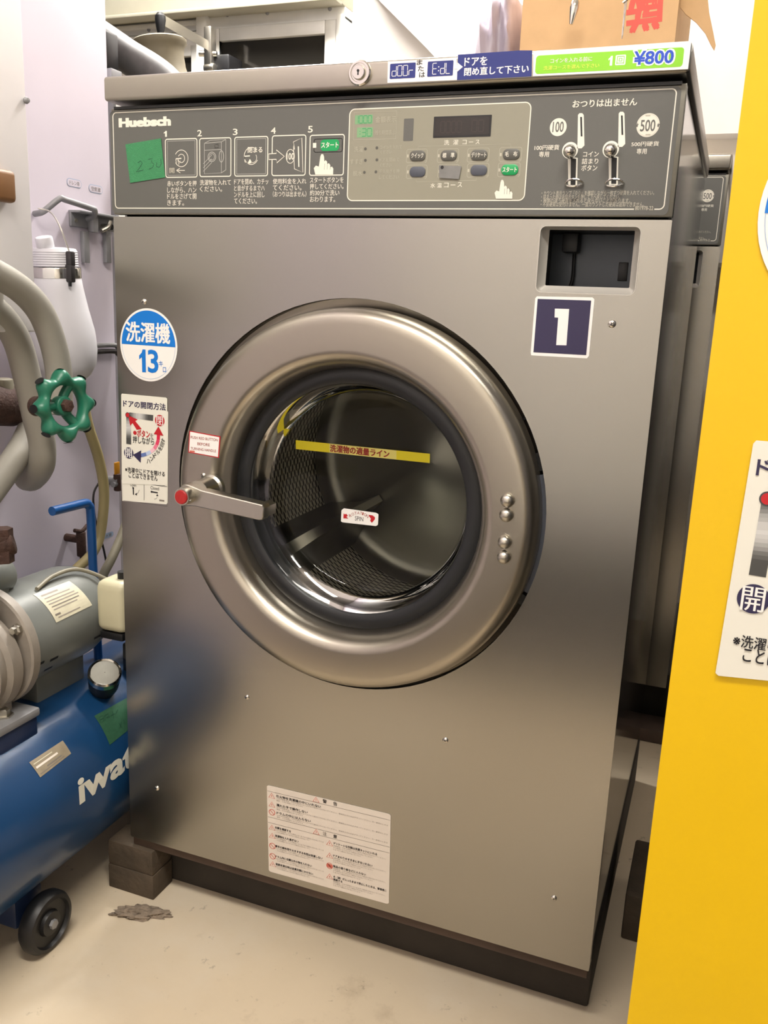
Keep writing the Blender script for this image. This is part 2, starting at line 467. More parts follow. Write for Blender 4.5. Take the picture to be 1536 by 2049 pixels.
    def seg7(self, s, bl, tr, m, lv=3, w=0.16):
        (u0, v0), (u1, v1) = self.c(bl), self.c(tr)
        S = {'d': 'bcdeg', 'O': 'abcdef', 'r': 'eg', 'E': 'adefg', 'L': 'def', '0': 'abcdef', '1': 'bc', '3': 'abcdg', '8': 'abcdefg', 'o': 'cdeg'}
        n = sum(0.45 if ch in ': ' else 1 for ch in s); cw = (u1 - u0) / n; h = v1 - v0; x = u0
        for ch in s:
            if ch == ' ': x += cw * 0.45; continue
            if ch == ':':
                for q in (.3, .65): self.disc_uv((x + cw * .2, v0 + h * q), h * .06, m, lv, seg=10)
                x += cw * 0.45; continue
            a, b = x + cw * .1, x + cw * .85; t = h * w * .7; g = t * .35; mid = v0 + h / 2
            seg = {'a': ((a + g, v1), (b - g, v1)), 'd': ((a + g, v0), (b - g, v0)), 'g': ((a + g, mid), (b - g, mid)),
                   'f': ((a, mid + g), (a, v1 - g)), 'e': ((a, v0 + g), (a, mid - g)), 'b': ((b, mid + g), (b, v1 - g)), 'c': ((b, v0 + g), (b, mid - g))}
            for q in S[ch]: self.line_uv(list(seg[q]), t * .8, m, lv)
            x += cw
def front_map(Y):
    return lambda u, v, d: Vector((u, Y - d, v))
def FD(Y=0.0, dz=0.00012): return D(front_map(Y), lambda px, py: FP(px, py, Y), dz)
def putd(name, d, parent, label=None): return put(name, d, parent, label, smooth=0, recalc=False, weld=False)

# ================================================================== the room
FZ = -0.095                     # floor level (the washer's sheet metal starts at 0)
b = MB(); b.box(-2.2, 3.2, -3.4, 1.75, FZ - 0.05, FZ, 'floor'); struct('floor', b)
b = MB(); b.box(-0.42, -0.32, -3.4, 0.408, FZ, 2.4, 'wall_lav')
wl = struct('wall_left', b)
b = MB(); b.box(-2.2, 3.2, 1.6, 1.75, FZ, 2.4, 'wall_white'); struct('wall_back', b)
b = MB(); b.box(3.1, 3.2, -3.4, 1.6, FZ, 2.4, 'wall_white'); struct('wall_right', b)
b = MB(); b.box(-0.32, 3.1, -1.9, -1.8, FZ, 2.4, 'wall_white'); struct('wall_front', b)
b = MB(); b.box(-0.3, 3.1, -1.80, -0.99, FZ, FZ + .06, 'added_dark', .004); b.box(-0.3, 3.1, -1.80, -1.77, FZ + .06, .12, 'added_dark', .004); struct('added_dark_step', b)  # added dark step and skirting, out of view, to darken the steel's reflections
b = MB(); b.box(-2.2, 3.2, -3.4, 1.75, 2.4, 2.45, 'wall_white'); struct('ceiling', b)

# ================================================================== the coin washer
washer = thing('washing_machine', (0.33, 0.33, 0), 'stainless steel coin washing machine numbered 1 with a round glass door', 'washing machine')
MW, MD, ZP, ZL, ZT = 0.66, 0.66, 0.8628, 0.9862, 1.0175
HC, HR = (0.3268, 0.5386), 0.236

# front sheet with its round and square openings
b = MB()
circ = lambda c, r, n=96: [(c[0] + r * math.cos(2 * pi * i / n), c[1] + r * math.sin(2 * pi * i / n)) for i in range(n)]
dd = FD()
cup = dd.rr_pts((0.5315, 0.7885), (0.6315, 0.854), 0.006)
outer = dd.rr_pts((0.0, 0.0), (MW, ZP - 0.002), 0.0015)
b.plate(outer, [circ(HC, HR), cup], lambda u, v, d: Vector((u, d, v)), 0.0, 0.004, 'steel')
b.box(0.0, 0.003, 0.004, 0.02, 0, ZP - .002, 'steel'); b.box(MW - 0.003, MW, 0.004, 0.016, 0, ZP - .002, 'steel_side')
b.box(0.0, MW, 0.004, 0.02, 0.0, 0.003, 'steel_side')
put('front_panel', b, washer)

# cabinet sheets behind it
b = MB()
e = 0.003
b.box(MW - e - .002, MW - .002, 0.0165, MD, 0, ZL, 'steel_side'); b.box(0.002, 0.002 + e, 0.0205, MD, 0, ZL, 'steel_side')
b.box(0.005, MW - 0.005, MD - e, MD, 0, ZL, 'dark_in'); b.box(0.005, MW - .005, 0.02, MD, -.002, 0.001, 'dark_in')
b.box(0.005, MW - 0.005, 0.0, MD, ZL - .004, ZL, 'dark_in')
put('cabinet', b, washer, 'polished dark side sheets of the cabinet')
# base frame under the cabinet
b = MB()
b.box(0.03, MW, 0.05, MD, FZ, -0.004, 'plinth', 0.004)
b.box(0.0, MW - .002, 0.006, 0.05, -0.016, -0.0005, 'brown_board', 0.001)
put('base_frame', b, washer, 'dark grimy base plinth under the washer')

# lid with lock
b = MB(); b.box(-0.0005, MW + 0.002, -0.012, MD, ZL + .004, ZT, 'steel_lid', 0.004, 3)
lid = put('lid', b, washer)
lc = FP(721, 147, -0.012)
b = MB()
b.lathe([(0.0128, 0), (0.0128, 0.003), (0.0115, 0.0045), (0.0095, 0.0045), (0.009, 0.0035), (0.0075, 0.0035), (0.0072, 0.006), (0.0066, 0.0068), (0.001, 0.0068)], (lc[0], -0.012, lc[1]), (0, -1, 0), 'chrome', 40, True, True)
d = D(front_map(-0.0190)); d.disc_uv((lc[0], lc[1] + .0012), 0.0014, 'black', 1); d.poly_uv([(lc[0] - .0007, lc[1] - .003), (lc[0] + .0007, lc[1] - .003), (lc[0] + .0005, lc[1] + .001), (lc[0] - .0005, lc[1] + .001)], 'black', 1)
lk = put('lid_lock', b, lid, 'round chrome key lock'); putd('keyhole', d, lk)

# --- stickers on the lid edge
LY = -0.0121
d = FD(LY)
q = lambda a, b_: (FP(*a, LY), FP(*b_, LY))
def lid_rect(d, bl, tr, m, r=0, lv=1): d.rrect(bl, tr, m, r, lv)
d.slab([(775, 166), (917, 160), (913, 118), (776, 123)], 'white_paper')
d.rrect((779.5, 158.5), (832, 125), 'navy_lid', .001, 4); d.seg7('dOOr', (783, 153), (829, 130), 'white_paper', 5, .11)
for ch, x, y in (('ま', 839.5, 124.5), ('た', 842, 137), ('は', 844.5, 149.5)): d.text(ch, (x - 6, y + 5.5), (x + 6, y - 5.5), 'ink', .01, 4)
d.rrect((854.5, 154), (907.5, 120.5), 'navy_lid', .001, 4); d.seg7('E:dL', (864, 149), (903, 125), 'white_paper', 5, .11)
putd('error_code_label', d, lid, 'white strip showing segment error codes in navy windows')
d = FD(LY - .0002)
d.slab([(914, 160.5), (1063, 153), (1064.5, 101), (1040, 101), (916, 109.5)], 'navy_lid')
d.poly([(909, 138), (915, 138), (915, 143.5), (926, 134), (915, 125), (915, 130.5), (909, 130.5)], 'white_paper', 4)
d.text('ドアを', (929, 132.5), (975, 113), 'white_paper', .02, 4); d.text('閉め直して下さい', (928.5, 152), (1058, 129), 'white_paper', .02, 4)
putd('close_door_label', d, lid, 'navy strip with white arrow and lettering')
d = FD(LY - .0001)
d.slab([(1066, 152.5), (1376, 138.5), (1383, 82), (1068, 103)], 'white_paper')
d.rrect((1070, 148.5), (1369, 94.5), 'lime', .003, 4)
d.text('コインを入れる前に', (1101, 127), (1185, 113), 'cream_paper', .012, 5); d.text('洗濯コースを選んで下さい', (1087, 141), (1199, 126.5), 'lime_ink', .012, 5)
d.text('1', (1216, 132), (1226, 112), 'white_paper', .008, 5); d.rrect((1230, 131), (1252.5, 109.5), 'white_paper', .001, 5); d.text('回', (1233, 128.5), (1249.5, 112), 'lime', 0, 6)
for dx, mm, bo, lv in ((0, 'white_paper', .05, 5), (0, 'blue800', .028, 6)):
    k = 2.0 if lv == 5 else 0
    d.text('¥800', (1266 - k, 131 + k), (1349.5 + k, 98.5 - k), mm, bo, lv)
putd('price_label', d, lid, 'lime green price strip reading 800 yen')

# --- control panel
b = MB(); b.box(0.001, MW, 0.0, 0.012, ZP + .0005, ZL - .002, 'panel_frame', 0.0012, 2)
cp = put('control_panel', b, washer)
PY = -0.0002
d = FD(PY)
P0 = FP(226, 432, PY); P1 = FP(1367, 165, PY)
d.poly_uv(d.rr_pts((P0[0] - .0005, P0[1] + .0035), (P1[0] - .001, P1[1] - .003), .0055), 'panel_grey', 1)
o_bl, o_tr = FP(231, 416.5, PY), FP(1354, 175, PY); o_tr = (o_tr[0], FP(223.5, 226, PY)[1])
pts = d.rr_pts(o_bl, o_tr, .0045)
br = FP(1268, 418, PY)[0]; br2 = FP(1309, 416, PY)[0]
pl = [(br2, o_bl[1])] + pts + [(pts[-1][0], pts[-1][1])]
# border line, broken at the part number
P = pts[0:]; start = P[0]
seq = [(br2, o_bl[1])] + [p for p in pts if True]
seq = seq + [(o_bl[0] + .0045, o_bl[1]), (br, o_bl[1])]
d.line_uv(seq, .0011, 'cream_ink', 2)
d.text('801978-22', (1270, 420.5), (1307, 412.5), 'pale_ink', .01)
d.text('Huebsch', (239, 255), (341, 233), 'cream_ink', .062)
for s, bl, tr in (('1', (328, 274), (334, 262)), ('2', (395, 273), (404, 260)), ('3', (466, 270.5), (475.5, 257.5)), ('4', (542, 268), (552, 255)), ('5', (616, 265.5), (626, 252))):
    d.text(s, bl, tr, 'cream_ink', .012)
fr = [((332, 355), (394, 277)), ((400, 353.5), (462, 275.5)), ((469.5, 352.5), (536, 273)), ((544, 351.5), (612, 270)), ((619, 351), (689, 269))]
for bl, tr in fr: d.rframe(bl, tr, 'cream_ink', .0011, .0025, 2)
for i in (0, 2): d.rframe((fr[i][0][0] + 4, fr[i][0][1] - 4), (fr[i][1][0] - 4, fr[i][1][1] + 4), 'line_ink', .0005, 0, 2)
# 1: open the door
d.arc((363, 317), .0092, .0007, 'cream_ink', -150, 150); d.arc((363, 317), .0046, .0007, 'cream_ink', -180, 150)
d.line([(352, 318), (363, 317)], .0012, 'cream_ink'); d.line([(352, 318), (353, 327)], .0007, 'cream_ink'); d.line([(356, 320), (358, 330), (361, 322)], .0007, 'cream_ink')
d.text('開', (339.5, 346.5), (349, 336), 'pale_ink', .01); d.line([(353, 341), (360, 337)], .0007, 'cream_ink'); d.line([(353, 341), (361, 346)], .0007, 'cream_ink'); d.line([(353, 341), (370, 341)], .0007, 'cream_ink')
# 2: little washer with open door
for seg in ([(409, 287), (443, 284), (452, 279)], [(409, 287), (420, 281), (452, 279), (452, 340)], [(409, 287), (409, 348), (443, 346), (443, 284)], [(443, 346), (452, 340)], [(409, 301), (443, 299)]):
    d.line(seg, .0005, 'line_ink')
d.arc((424, 314), .0052, .0006, 'line_ink'); d.arc((424, 314), .0036, .0005, 'line_ink')
pp = FP(443, 313, PY); d.line_uv([(pp[0] + .003 * math.cos(t * pi / 12), pp[1] + .0062 * math.sin(t * pi / 12)) for t in range(25)], .0006, 'line_ink', 3)
for y in (318, 326, 333): d.line([(407, y + 10), (424, y - 8)], .0005, 'line_ink')
d.rframe((430, 296), (437, 289), 'line_ink', .0005)
# 3: close the door
d.arc((503, 312), .0092, .0007, 'cream_ink', 40, 330); d.arc((506, 316), .005, .0006, 'cream_ink', -120, 40)
d.text('閉まる', (496, 306), (525, 294), 'cream_ink', .015)
d.line([(488, 313), (500, 312)], .0012, 'cream_ink'); d.poly([(495, 328), (500, 318), (505, 326)], 'cream_ink', 3); d.line([(489, 313), (490, 324), (496, 326)], .0007, 'cream_ink')
# 4: insert coins
ar = [(538, 308), (553, 307), (553, 300), (569, 313), (554, 326), (553, 319), (538, 319.5), (538, 308)]
d.poly(ar[:-1], 'panel_grey', 3); d.line(ar, .0009, 'cream_ink', 4)
pc = FP(581, 313, PY)
d.line_uv([(pc[0] + .0052 * math.cos(t * pi / 14), pc[1] + .0073 * math.sin(t * pi / 14)) for t in range(29)], .0007, 'cream_ink', 4)
d.text('100', (573.5, 320), (588.5, 306), 'cream_ink', .02)
d.line([(587, 284), (604, 276), (606, 345), (589, 338)], .0007, 'cream_ink'); d.line([(587, 284), (589, 338)], .0007, 'cream_ink'); d.line([(597, 293), (598, 334)], .0014, 'cream_ink'); d.line([(587, 285), (589, 299)], .0012, 'cream_ink')
# 5: press start
d.rframe((628, 305), (685, 277), 'pale_ink', .0006, .002); d.rrect((641, 302.5), (679, 278.5), 'start_green', .004, 3); d.text('スタート', (643, 296), (677, 284), 'cream_ink', .02, 4)
d.rrect((626, 296), (633, 286), 'cream_ink', 0, 3)
def hand(d, x, y, s):
    d.poly([(x + px_ * s, y + py_ * s) for px_, py_ in ((-14, 40), (-17, 27), (-13, 22), (-7, 24), (-4, 4), (-2, -1), (1.5, -1), (3.5, 4), (4, 14), (6.5, 11), (9.5, 14), (10, 19), (13, 17), (16, 21), (16.5, 25), (19.5, 24), (22, 28), (21.5, 40))], 'cream_ink', 4)
    for lx in (5, 10.5, 16.5): d.line([(x + lx * s, y + 18 * s), (x + (lx - 1) * s, y + 30 * s)], .0003, 'panel_grey', 5)
hand(d, 645, 309.5, 1.0)
cols = [(335, 393, 363, ('赤いボタンを押', 'しながら、ハン', 'ドルをさげて開', 'きます。')), (400, 462, 361, ('洗濯物を入れて', 'ください。')),
        (468.5, 537, 359.5, ('ドアを閉め、カチッ', 'と音がするまでハ', 'ンドルを上に回し', 'てください。')), (546, 613, 358.5, ('使用料金を入れ', 'てください。', '（おつりは出ません）')),
        (620, 687.5, 356, ('スタートボタンを', '押してください。', '約30分で洗い', 'おわります。'))]
for x0, x1, y, ls in cols:
    n = max(len(s) for s in ls[:1])
    for k, s in enumerate(ls):
        w_ = (x1 - x0) * min(1, len(s) / n)
        if s.startswith('（'): w_ = x1 - x0
        d.text(s, (x0, y + 12.8 * k + 10), (x0 + w_, y + 12.8 * k - .5 - 0.02 * w_), 'cream_ink', .006)
# beige key field
kb, kt = FP(694.5, 401.5, PY), FP(1063, 203, PY); kt = (kt[0], FP(699, 219, PY)[1])
d.poly_uv(d.rr_pts(kb, kt, .006), 'panel_beige', 2); kp = d.rr_pts(kb, kt, .006); d.line_uv(kp + [kp[0]], .0011, 'cream_ink', 3)
d.rrect((806.5, 282.5), (828, 237), 'panel_grey', .0008, 3)
d.rframe((707, 280), (794, 222), 'faint_ink', .0005, 0, 3)
d.rrect((710, 249), (746, 229.5), 'lcd_green', 0, 3); d.rrect((714, 275.5), (746.5, 254.5), 'lcd_green', 0, 3)
d.seg7('1000', (709, 247), (745, 231), 'lcd_dark', 4, .14); d.seg7(':30', (718, 273), (745, 257), 'lcd_dark', 4, .14)
d.text('金額表示', (751, 246), (793, 232), 'faint_ink', .012); d.text('残り時間表示', (750, 271), (791, 259.5), 'faint_ink', .01)
for s, bl, tr in (('洗濯', (708, 304.5), (727, 293)), ('すすぎ', (700, 329), (727, 317.5)), ('脱水', (706, 352), (725, 341.5)),
                  ('コインを入れて', (760, 299), (804, 290)), ('ください', (761, 308), (784, 300)), ('ドアを閉めて', (759, 324), (799, 315.5)), ('ください', (760, 334.5), (783, 326)),
                  ('蒸気抜きを押', (758, 347), (799, 338.5)), ('してください', (758, 358.5), (798, 350))):
    d.text(s, bl, tr, 'faint_ink', .004)
for x, y in ((731, 298), (754, 296), (731, 321), (754, 320), (729, 345), (752, 344)): d.disc((x, y), .0016, 'btn_dark', 3, seg=14)
d.text('洗', (888, 290.5), (899, 280), 'cream_ink'); d.text('濯', (906, 290), (917, 279.5), 'cream_ink')
for k, ch in enumerate('コース'):
    x = 925 + k * 13; d.text(ch, (x, 289 - k * .3 if ch != 'ー' else 285), (x + 8.5, 280 if ch != 'ー' else 283.6), 'cream_ink')
d.line([(836, 299), (837, 293), (1022, 288.5), (1022, 294)], .0004, 'faint_ink')
for k, ch in enumerate('水温コース'):
    x = 861 + k * 13.5; d.text(ch, (x, 376 - k * .4 if ch != 'ー' else 371), (x + 9.5, 366.5 - k * .4 if ch != 'ー' else 369.4), 'cream_ink')
d.line([(833, 360), (833, 364), (953, 361), (953, 357)], .0004, 'faint_ink')
d.text('おつりは出ません', (1145, 216), (1275, 195.5), 'cream_ink', .018)
d.disc((1116.5, 254.5), .0084, 'cream_ink', 2); d.text('100', (1104.5, 265), (1128.5, 243), 'panel_grey', .015, 3)
d.disc((1296, 250.5), .0108, 'cream_ink', 2); d.text('500', (1279.5, 263.5), (1312, 239), 'panel_grey', .015, 3); d.arc((1296, 250.5), .0099, .0002, 'pale_ink', lv=3)
for x in (1274.5, 1317): d.text('*', (x - 3, 255), (x + 3, 246), 'panel_grey', .02, 3)
for y in (231.5, 269.5): d.rrect((1291, y + 1.5), (1301, y - 1.5), 'pale_ink', 0, 3)
for s, bl, tr in (('100円硬貨', (1069, 301), (1119, 289.5)), ('専用', (1078, 314.5), (1098.5, 303)), ('500円硬貨', (1262.5, 293.5), (1318.5, 282.5)), ('専用', (1273, 308.5), (1294, 297)),
                  ('コイン', (1166, 314), (1198, 303)), ('詰まり', (1163.5, 328.5), (1197, 316.5)), ('ボタン', (1162.5, 342), (1195, 330))):
    d.text(s, bl, tr, 'cream_ink', .01)
for k, s in enumerate(('・カウント表示ランプ『００』を確認しながら一枚ずつ硬貨を入れてください。', '・詰まった時は返却ボタンを押して下へ戻してください。', '・種類の違う硬貨を入れると戻らないことがあります。', '・不良硬貨は受付けません。一度カウントした硬貨は返却できません。')):
    w_ = (226, 158, 178, 206)[k]
    d.text(s, (1083 - k * .6, 391 + k * 7.6), (1083 + w_, 383.5 + k * 7.6 - w_ * .012), 'pale_ink', 0)
# lower slots printed surrounds
putd('panel_print', d, cp, 'grey faceplate with cream lettering and five pictograms')

d = FD(-.0006)
d.rrect((866, 276), (984, 229.5), 'black', .0006, 1); d.rrect((869, 272.5), (980, 232.5), 'display', 0, 2)
d.seg7('0000', (880, 266), (925, 242), 'disp_lit', 3, .12); d.seg7('00', (942, 264), (970, 240), 'disp_lit', 3, .12)
putd('display', d, cp, 'dark unlit display window')
def button(x, y, m, s=None, ink='cream_ink', bold=.012, tsz=None):
    u, v = FP(x, y); w2, h2 = .0088, .0052
    b = MB()
    pr = FD().rr_pts((u - w2, v - h2), (u + w2, v + h2), .0047)
    pr2 = FD().rr_pts((u - w2 + .0008, v - h2 + .0008), (u + w2 - .0008, v + h2 - .0008), .004)
    b.loft([[Vector((a, -.0004, c)) for a, c in pr], [Vector((a, -.0012, c)) for a, c in pr], [Vector((a, -.0016, c)) for a, c in pr2]], m, True, False, True)
    o = put('key_button', b, cp)
    d = FD(-.0017)
    if s:
        tw = tsz or .0136
        d.text_uv(s, u - tw / 2, v - .0024, u + tw / 2, v + .0026, ink, bold, 1)
        putd('key_legend', d, o)
    return o
fd = FD(-.0004)
for x, y in ((835.6, 312), (898, 311.5), (958.5, 310.5), (1023, 309), (835.6, 344), (899, 343), (958, 341), (1020, 340)):
    u, v = FP(x, y); fd.line_uv(fd.rr_pts((u - .0125, v - .0067), (u + .0105, v + .0067), .002) + [(u + .0105, v - .0047)], .0005, 'faint_ink', 1)
    fd.poly_uv([(u - .012, v - .0015), (u - .0102, v - .0015), (u - .0102, v + .0015), (u - .012, v + .0015)], 'pale_ink', 1)
putd('key_outlines', fd, cp)
button(835.6, 312, 'btn_dark', 'クイック'); button(898, 311.5, 'btn_dark', '標　準', tsz=.0132); button(958.5, 310.5, 'btn_dark', 'デリケート', tsz=.0158); button(1023, 309, 'btn_dark', '毛　布', tsz=.0128)
button(835.6, 344, 'btn_blue'); button(899, 343, 'btn_blue'); button(958, 341, 'btn_blue')
button(1020, 340, 'start_green', 'スタート', bold=.02, tsz=.0148)['label'] = 'green start key'
d = FD(-.0018); d.slab([(878.5, 356), (918, 358.5), (923, 332.5), (878, 331)], 'tape_grey', .0002); d.disc((884.5, 335), .0018, 'black', 3, seg=12)
putd('foil_tape', d, cp, 'grey foil tape patch over one key')
d = FD(-.0006); hand(d, 1005, 361, .92); putd('pointing_hand_print', d, cp)
# coin slots with levers
for sx, sy, kx, ky, lx, lim, sc in ((1162, 231, 1140.6, 304, 1147, 366, 1), (1243.5, 228, 1222, 302, 1228, 366, 1)):
    d = FD(-.0004)
    d.poly([(sx - 6, sy - 1), (sx - 3, sy - 4.5), (sx + 2.5, sy - 4.5), (sx + 5.5, sy - 1), (sx + 7, sy + 60), (sx + 1, sy + 66), (sx - 8, sy + 66), (sx - 7, sy + 55)], 'cream_paper', 1)
    d.disc((kx - .5, ky - 3), .0079, 'cream_paper', 1)
    d.poly([(kx - 5, ky + 9), (kx + 15, ky + 12), (kx + 13.5, ky + 68), (kx - 4, ky + 68)], 'cream_paper', 1)
    d.poly([(kx + 1, ky + 12), (kx + 12, ky + 14), (kx + 10.5, ky + 66), (kx + .5, ky + 66)], 'black', 2)
    d.poly([(sx - 1.5, sy + 3), (sx + 2, sy + 3), (sx + 3, sy + 42), (sx - .5, sy + 42)], 'black', 2)
    o = putd('coin_slot', d, cp, 'chrome edged slot for coins')
    u, v = FP(kx, ky, -.008)
    b = MB(); b.lathe([(.0025, 0), (.0025, .004), (.0042, .0052), (.006, .0085), (.0064, .0115), (.0055, .0150), (.0032, .0175), (.0008, .0182)], (u, -.0006, v), (0, -1, 0), 'chrome', 28, True, True)
    put('reject_button', b, o, 'round chrome coin jam button')
    u, v = FP(lx, lim, -.006)
    b = MB(); R = .0086
    b.tube([(u + R * math.cos(t * pi / 16), -.0012 - .0085 * abs(math.sin(t * pi / 32 * 2)) * (1 if math.sin(t * pi / 16) < 0 else .55), v + R * .42 * math.sin(t * pi / 16)) for t in range(33)], .0011, 'chrome', 8, 0)
    put('coin_lip', b, o, 'curved chrome lip of the coin slot')

# handwritten tape
d = FD(-.0009)
d.slab([(260.5, 366), (330.5, 355), (322, 277), (251, 289)], 'green_tape')
for pts in ([(276, 326), (282, 322), (285, 327), (279, 337), (273, 344), (287, 340)], [(297, 319), (305, 317), (303, 324), (308, 328), (306, 335), (298, 339)], [(314, 325), (313, 333), (319, 335), (323, 328), (322, 318)]):
    d.line(pts, .0007, 'green_pen', 4)
putd('handwritten_tape', d, cp, 'green cloth tape with pen figures 230')

# --- coin cup (recess)
b = MB()
fr_ = lambda u, v, d_: Vector((u, d_, v))
ins = dd.rr_pts((0.5385, 0.7955), (0.6245, 0.8515), 0.001)
b.loft([[fr_(u, v, -.0006) for u, v in dd.rr_pts((.5308, .7878), (.6322, .8545), .0065)], [fr_(u, v, -.0006) for u, v in cup], [fr_(u, v, .006) for u, v in dd.rr_pts((.533, .790), (.630, .8535), .0045)], [fr_(u, v, .012) for u, v in ins]], 'cup_frame')
rear = dd.rr_pts((0.530, 0.785), (0.636, 0.8525), 0.001)
b.loft([[fr_(u, v, .012) for u, v in ins], [fr_(u, v, .012) for u, v in rear], [fr_(u, v, .075) for u, v in rear]], 'dark_in')
b.face([fr_(.53, .785, .075), fr_(.636, .785, .075), fr_(.636, .8525, .075), fr_(.53, .8525, .075)], 'cup_in')
cupo = put('coin_return_cup', b, washer, 'recessed square coin return cup')
b = MB(); b.box(.6045, .6145, .073, .0745, .8045, .824, 'black', .0005); put('cup_slot', b, cupo, 'black slot in the back of the cup')
b = MB(); b.box(.545, .562, .052, .0749, .832, .8523, 'dark_in', .002); b.tube([(.556, .07, .836), (.556, .068, .80), (.545, .06, .789)], .0018, 'black', 8); put('cup_bracket', b, cupo)

# --- stickers on the front sheet
d = FD(-.0003)
d.slab([(1062.5, 711), (1061.5, 706), (1070.5, 597), (1074, 593), (1185, 595), (1189, 599), (1178, 712), (1174, 717)], 'white_paper')
d.poly([(1067, 704.8), (1172.5, 710.5), (1182.5, 601.5), (1075.5, 598)], 'navy', 4)
d.poly([(1112.5, 690.5), (1133, 691), (1138.5, 618.3), (1110, 617.6), (1109.3, 635.2), (1116.5, 635.6)], 'white_paper', 5)
putd('number_label', d, washer, 'navy square sticker with white figure 1')

rl0, rl1 = FP(241, 690), FP(355, 690); rc = ((rl0[0] + rl1[0]) / 2, (FP(298, 617)[1] + FP(298, 763)[1]) / 2); rr = (FP(298, 617)[1] - FP(298, 763)[1]) / 2
d = FD(-.0003)
n = 64; ell = [(rc[0] + (rl1[0] - rl0[0]) / 2 * math.cos(2 * pi * i / n), rc[1] + rr * math.sin(2 * pi * i / n)) for i in range(n)]
RX = (rl1[0] - rl0[0]) / 2
d.pix, keep = None, d.pix
d.slab(ell, 'white_paper')
zb = FP(241, 687)[1] - .0004
top = []
for i in range(61):
    a = math.asin(max(-1, min(1, (zb - rc[1]) / (rr * .94)))); t = a + (pi - 2 * a) * i / 60
    top.append((rc[0] + RX * .94 * math.cos(t), rc[1] + rr * .94 * math.sin(t)))
d.poly_uv(top, 'sky_blue', 4)
d.line_uv([(rc[0] + RX * .93 * math.cos(t), rc[1] + rr * .93 * math.sin(t)) for t in [a + (-pi - 2 * a) * i / 50 for i in range(51)]], .0004, 'pale_line', 4)
d.pix = keep
d.text('洗濯機', (253.5, 682.5), (339.7, 648), 'white_paper', .022, 5)
d.text('1', (279.5, 744), (291.5, 699.5), 'sky_blue', .02, 5); d.text('3', (296.5, 745.5), (316.8, 700.5), 'sky_blue', .02, 5)
d.text('キ', (318.2, 733), (326.2, 722.5), 'sky_blue', .005, 5); d.text('ロ', (326.6, 744.5), (332.6, 735), 'sky_blue', .005, 5)
round_label = putd('round_capacity_label', d, washer, 'round blue and white sticker reading 13 kilo')

d = FD(-.0003)
d.slab([(245, 1002), (243.5, 960), (330, 972), (333.5, 822), (336.5, 824), (335.5, 1006), (333, 1009)], 'cream_paper')
d.line([(245.5, 961.8), (335, 973.8)], .0006, 'ink', 4); d.line([(288.6, 967), (288.6, 1001)], .0006, 'ink', 4)
d.rframe((246.5, 1001), (333.5, 974), 'ink', .0002, 0, 4)
d.text('Open', (260.6, 974), (272.7, 968.3), 'ink', .005, 4); d.text('Closed', (301.7, 979), (318.6, 974.5), 'ink', .005, 4)
d.line([(267, 977), (267.5, 990)], .0018, 'ink', 4); d.disc((266.8, 976.5), .0014, 'ink', 4, seg=14); d.line([(279, 980), (276, 987), (271, 989)], .0004, 'ink', 4); d.poly([(270, 989), (274, 986), (274.5, 991.5)], 'ink', 4)
d.line([(304, 984), (316, 986)], .0018, 'ink', 4); d.disc((303.5, 984), .0014, 'ink', 4, seg=14); d.line([(309, 999), (314, 997), (315, 990)], .0004, 'ink', 4); d.poly([(315, 988.5), (317.5, 992.5), (312.5, 992)], 'ink', 4)
d.rrect((319, 1002.5), (329, 1000.5), 'grey_ink', 0, 4)
putd('open_closed_label', d, washer, 'older cream sticker with open and closed diagrams')
d = FD(-.0007)
d.slab([(246, 968), (244, 966), (242.6, 790), (244, 787.5), (332, 795.5), (334.7, 798), (335, 968), (333, 971)], 'cream_paper')
d.text('ドアの開閉方法', (247.2, 813.5), (331.5, 808), 'navy', .02, 4)
def bar(d, A, B, C_, E_, n=18):
    for i in range(n):
        t = (i + .5) / n; k = math.sin(pi * min(1, t * 1.15 + .05)) ** 1.3
        g_ = int(round((66 + 130 * k) / 10) * 10); nm = 'bar_grey_%d' % g_
        if nm not in M: M[nm] = mat('printed_bar_grey_%d' % g_, (g_, g_, g_ - 2), .5)
        L_ = lambda p, q_, t_: (p[0] + (q_[0] - p[0]) * t_, p[1] + (q_[1] - p[1]) * t_)
        d.poly([L_(A, B, i / n), L_(A, B, (i + 1) / n), L_(E_, C_, (i + 1) / n), L_(E_, C_, i / n)], nm, 4)
bar(d, (259, 825), (307, 830.5), (306.5, 842.3), (259, 836))
bar(d, (252.8, 832), (253, 888), (262.8, 889.5), (262.8, 832))
d.poly([(257, 831), (276, 839.5), (271, 842.5), (284, 858.5), (274, 860), (265.5, 846.5), (261, 852)], 'red', 4.6)
d.disc((255.8, 830.4), .0036, 'print_grey_d', 5); d.disc((255.8, 830.4), .0028, 'red', 6)
d.disc((320, 841.4), .0072, 'red', 5); d.text('閉', (313.6, 850), (326.4, 833.5), 'white_paper', .008, 6)
d.disc((258, 906.3), .0074, 'navy', 5); d.text('開', (251.5, 915), (264.3, 898), 'white_paper', .008, 6)
d.disc((270.4, 866), .0027, 'red', 5); d.text('ボタン', (275, 873.2), (300, 862.3), 'red', .025, 5); d.text('を', (301, 876), (307, 867), 'grey_ink', .0, 5)
d.text('押しながら', (266.6, 886), (308.6, 876.5), 'ink', .01, 5)
arcp = [(317.5, 868), (317, 880), (314, 890), (309, 898), (302, 904), (293, 908.5), (283, 911), (275, 912)]
gm = [mat('arc_print_%d' % i, c, .5) for i, c in enumerate([(206, 24, 62), (216, 60, 96), (226, 120, 146), (232, 186, 198), (178, 194, 222), (96, 118, 176), (42, 52, 110)])]
for i in range(7): d.line([arcp[i], arcp[i + 1]], .0048, gm[i], 5 + i * .01)
d.poly([(317.5, 853), (327.5, 872), (308, 868.5)], 'red', 6); d.poly([(266.5, 910), (283, 901), (282, 926)], 'navy', 6)
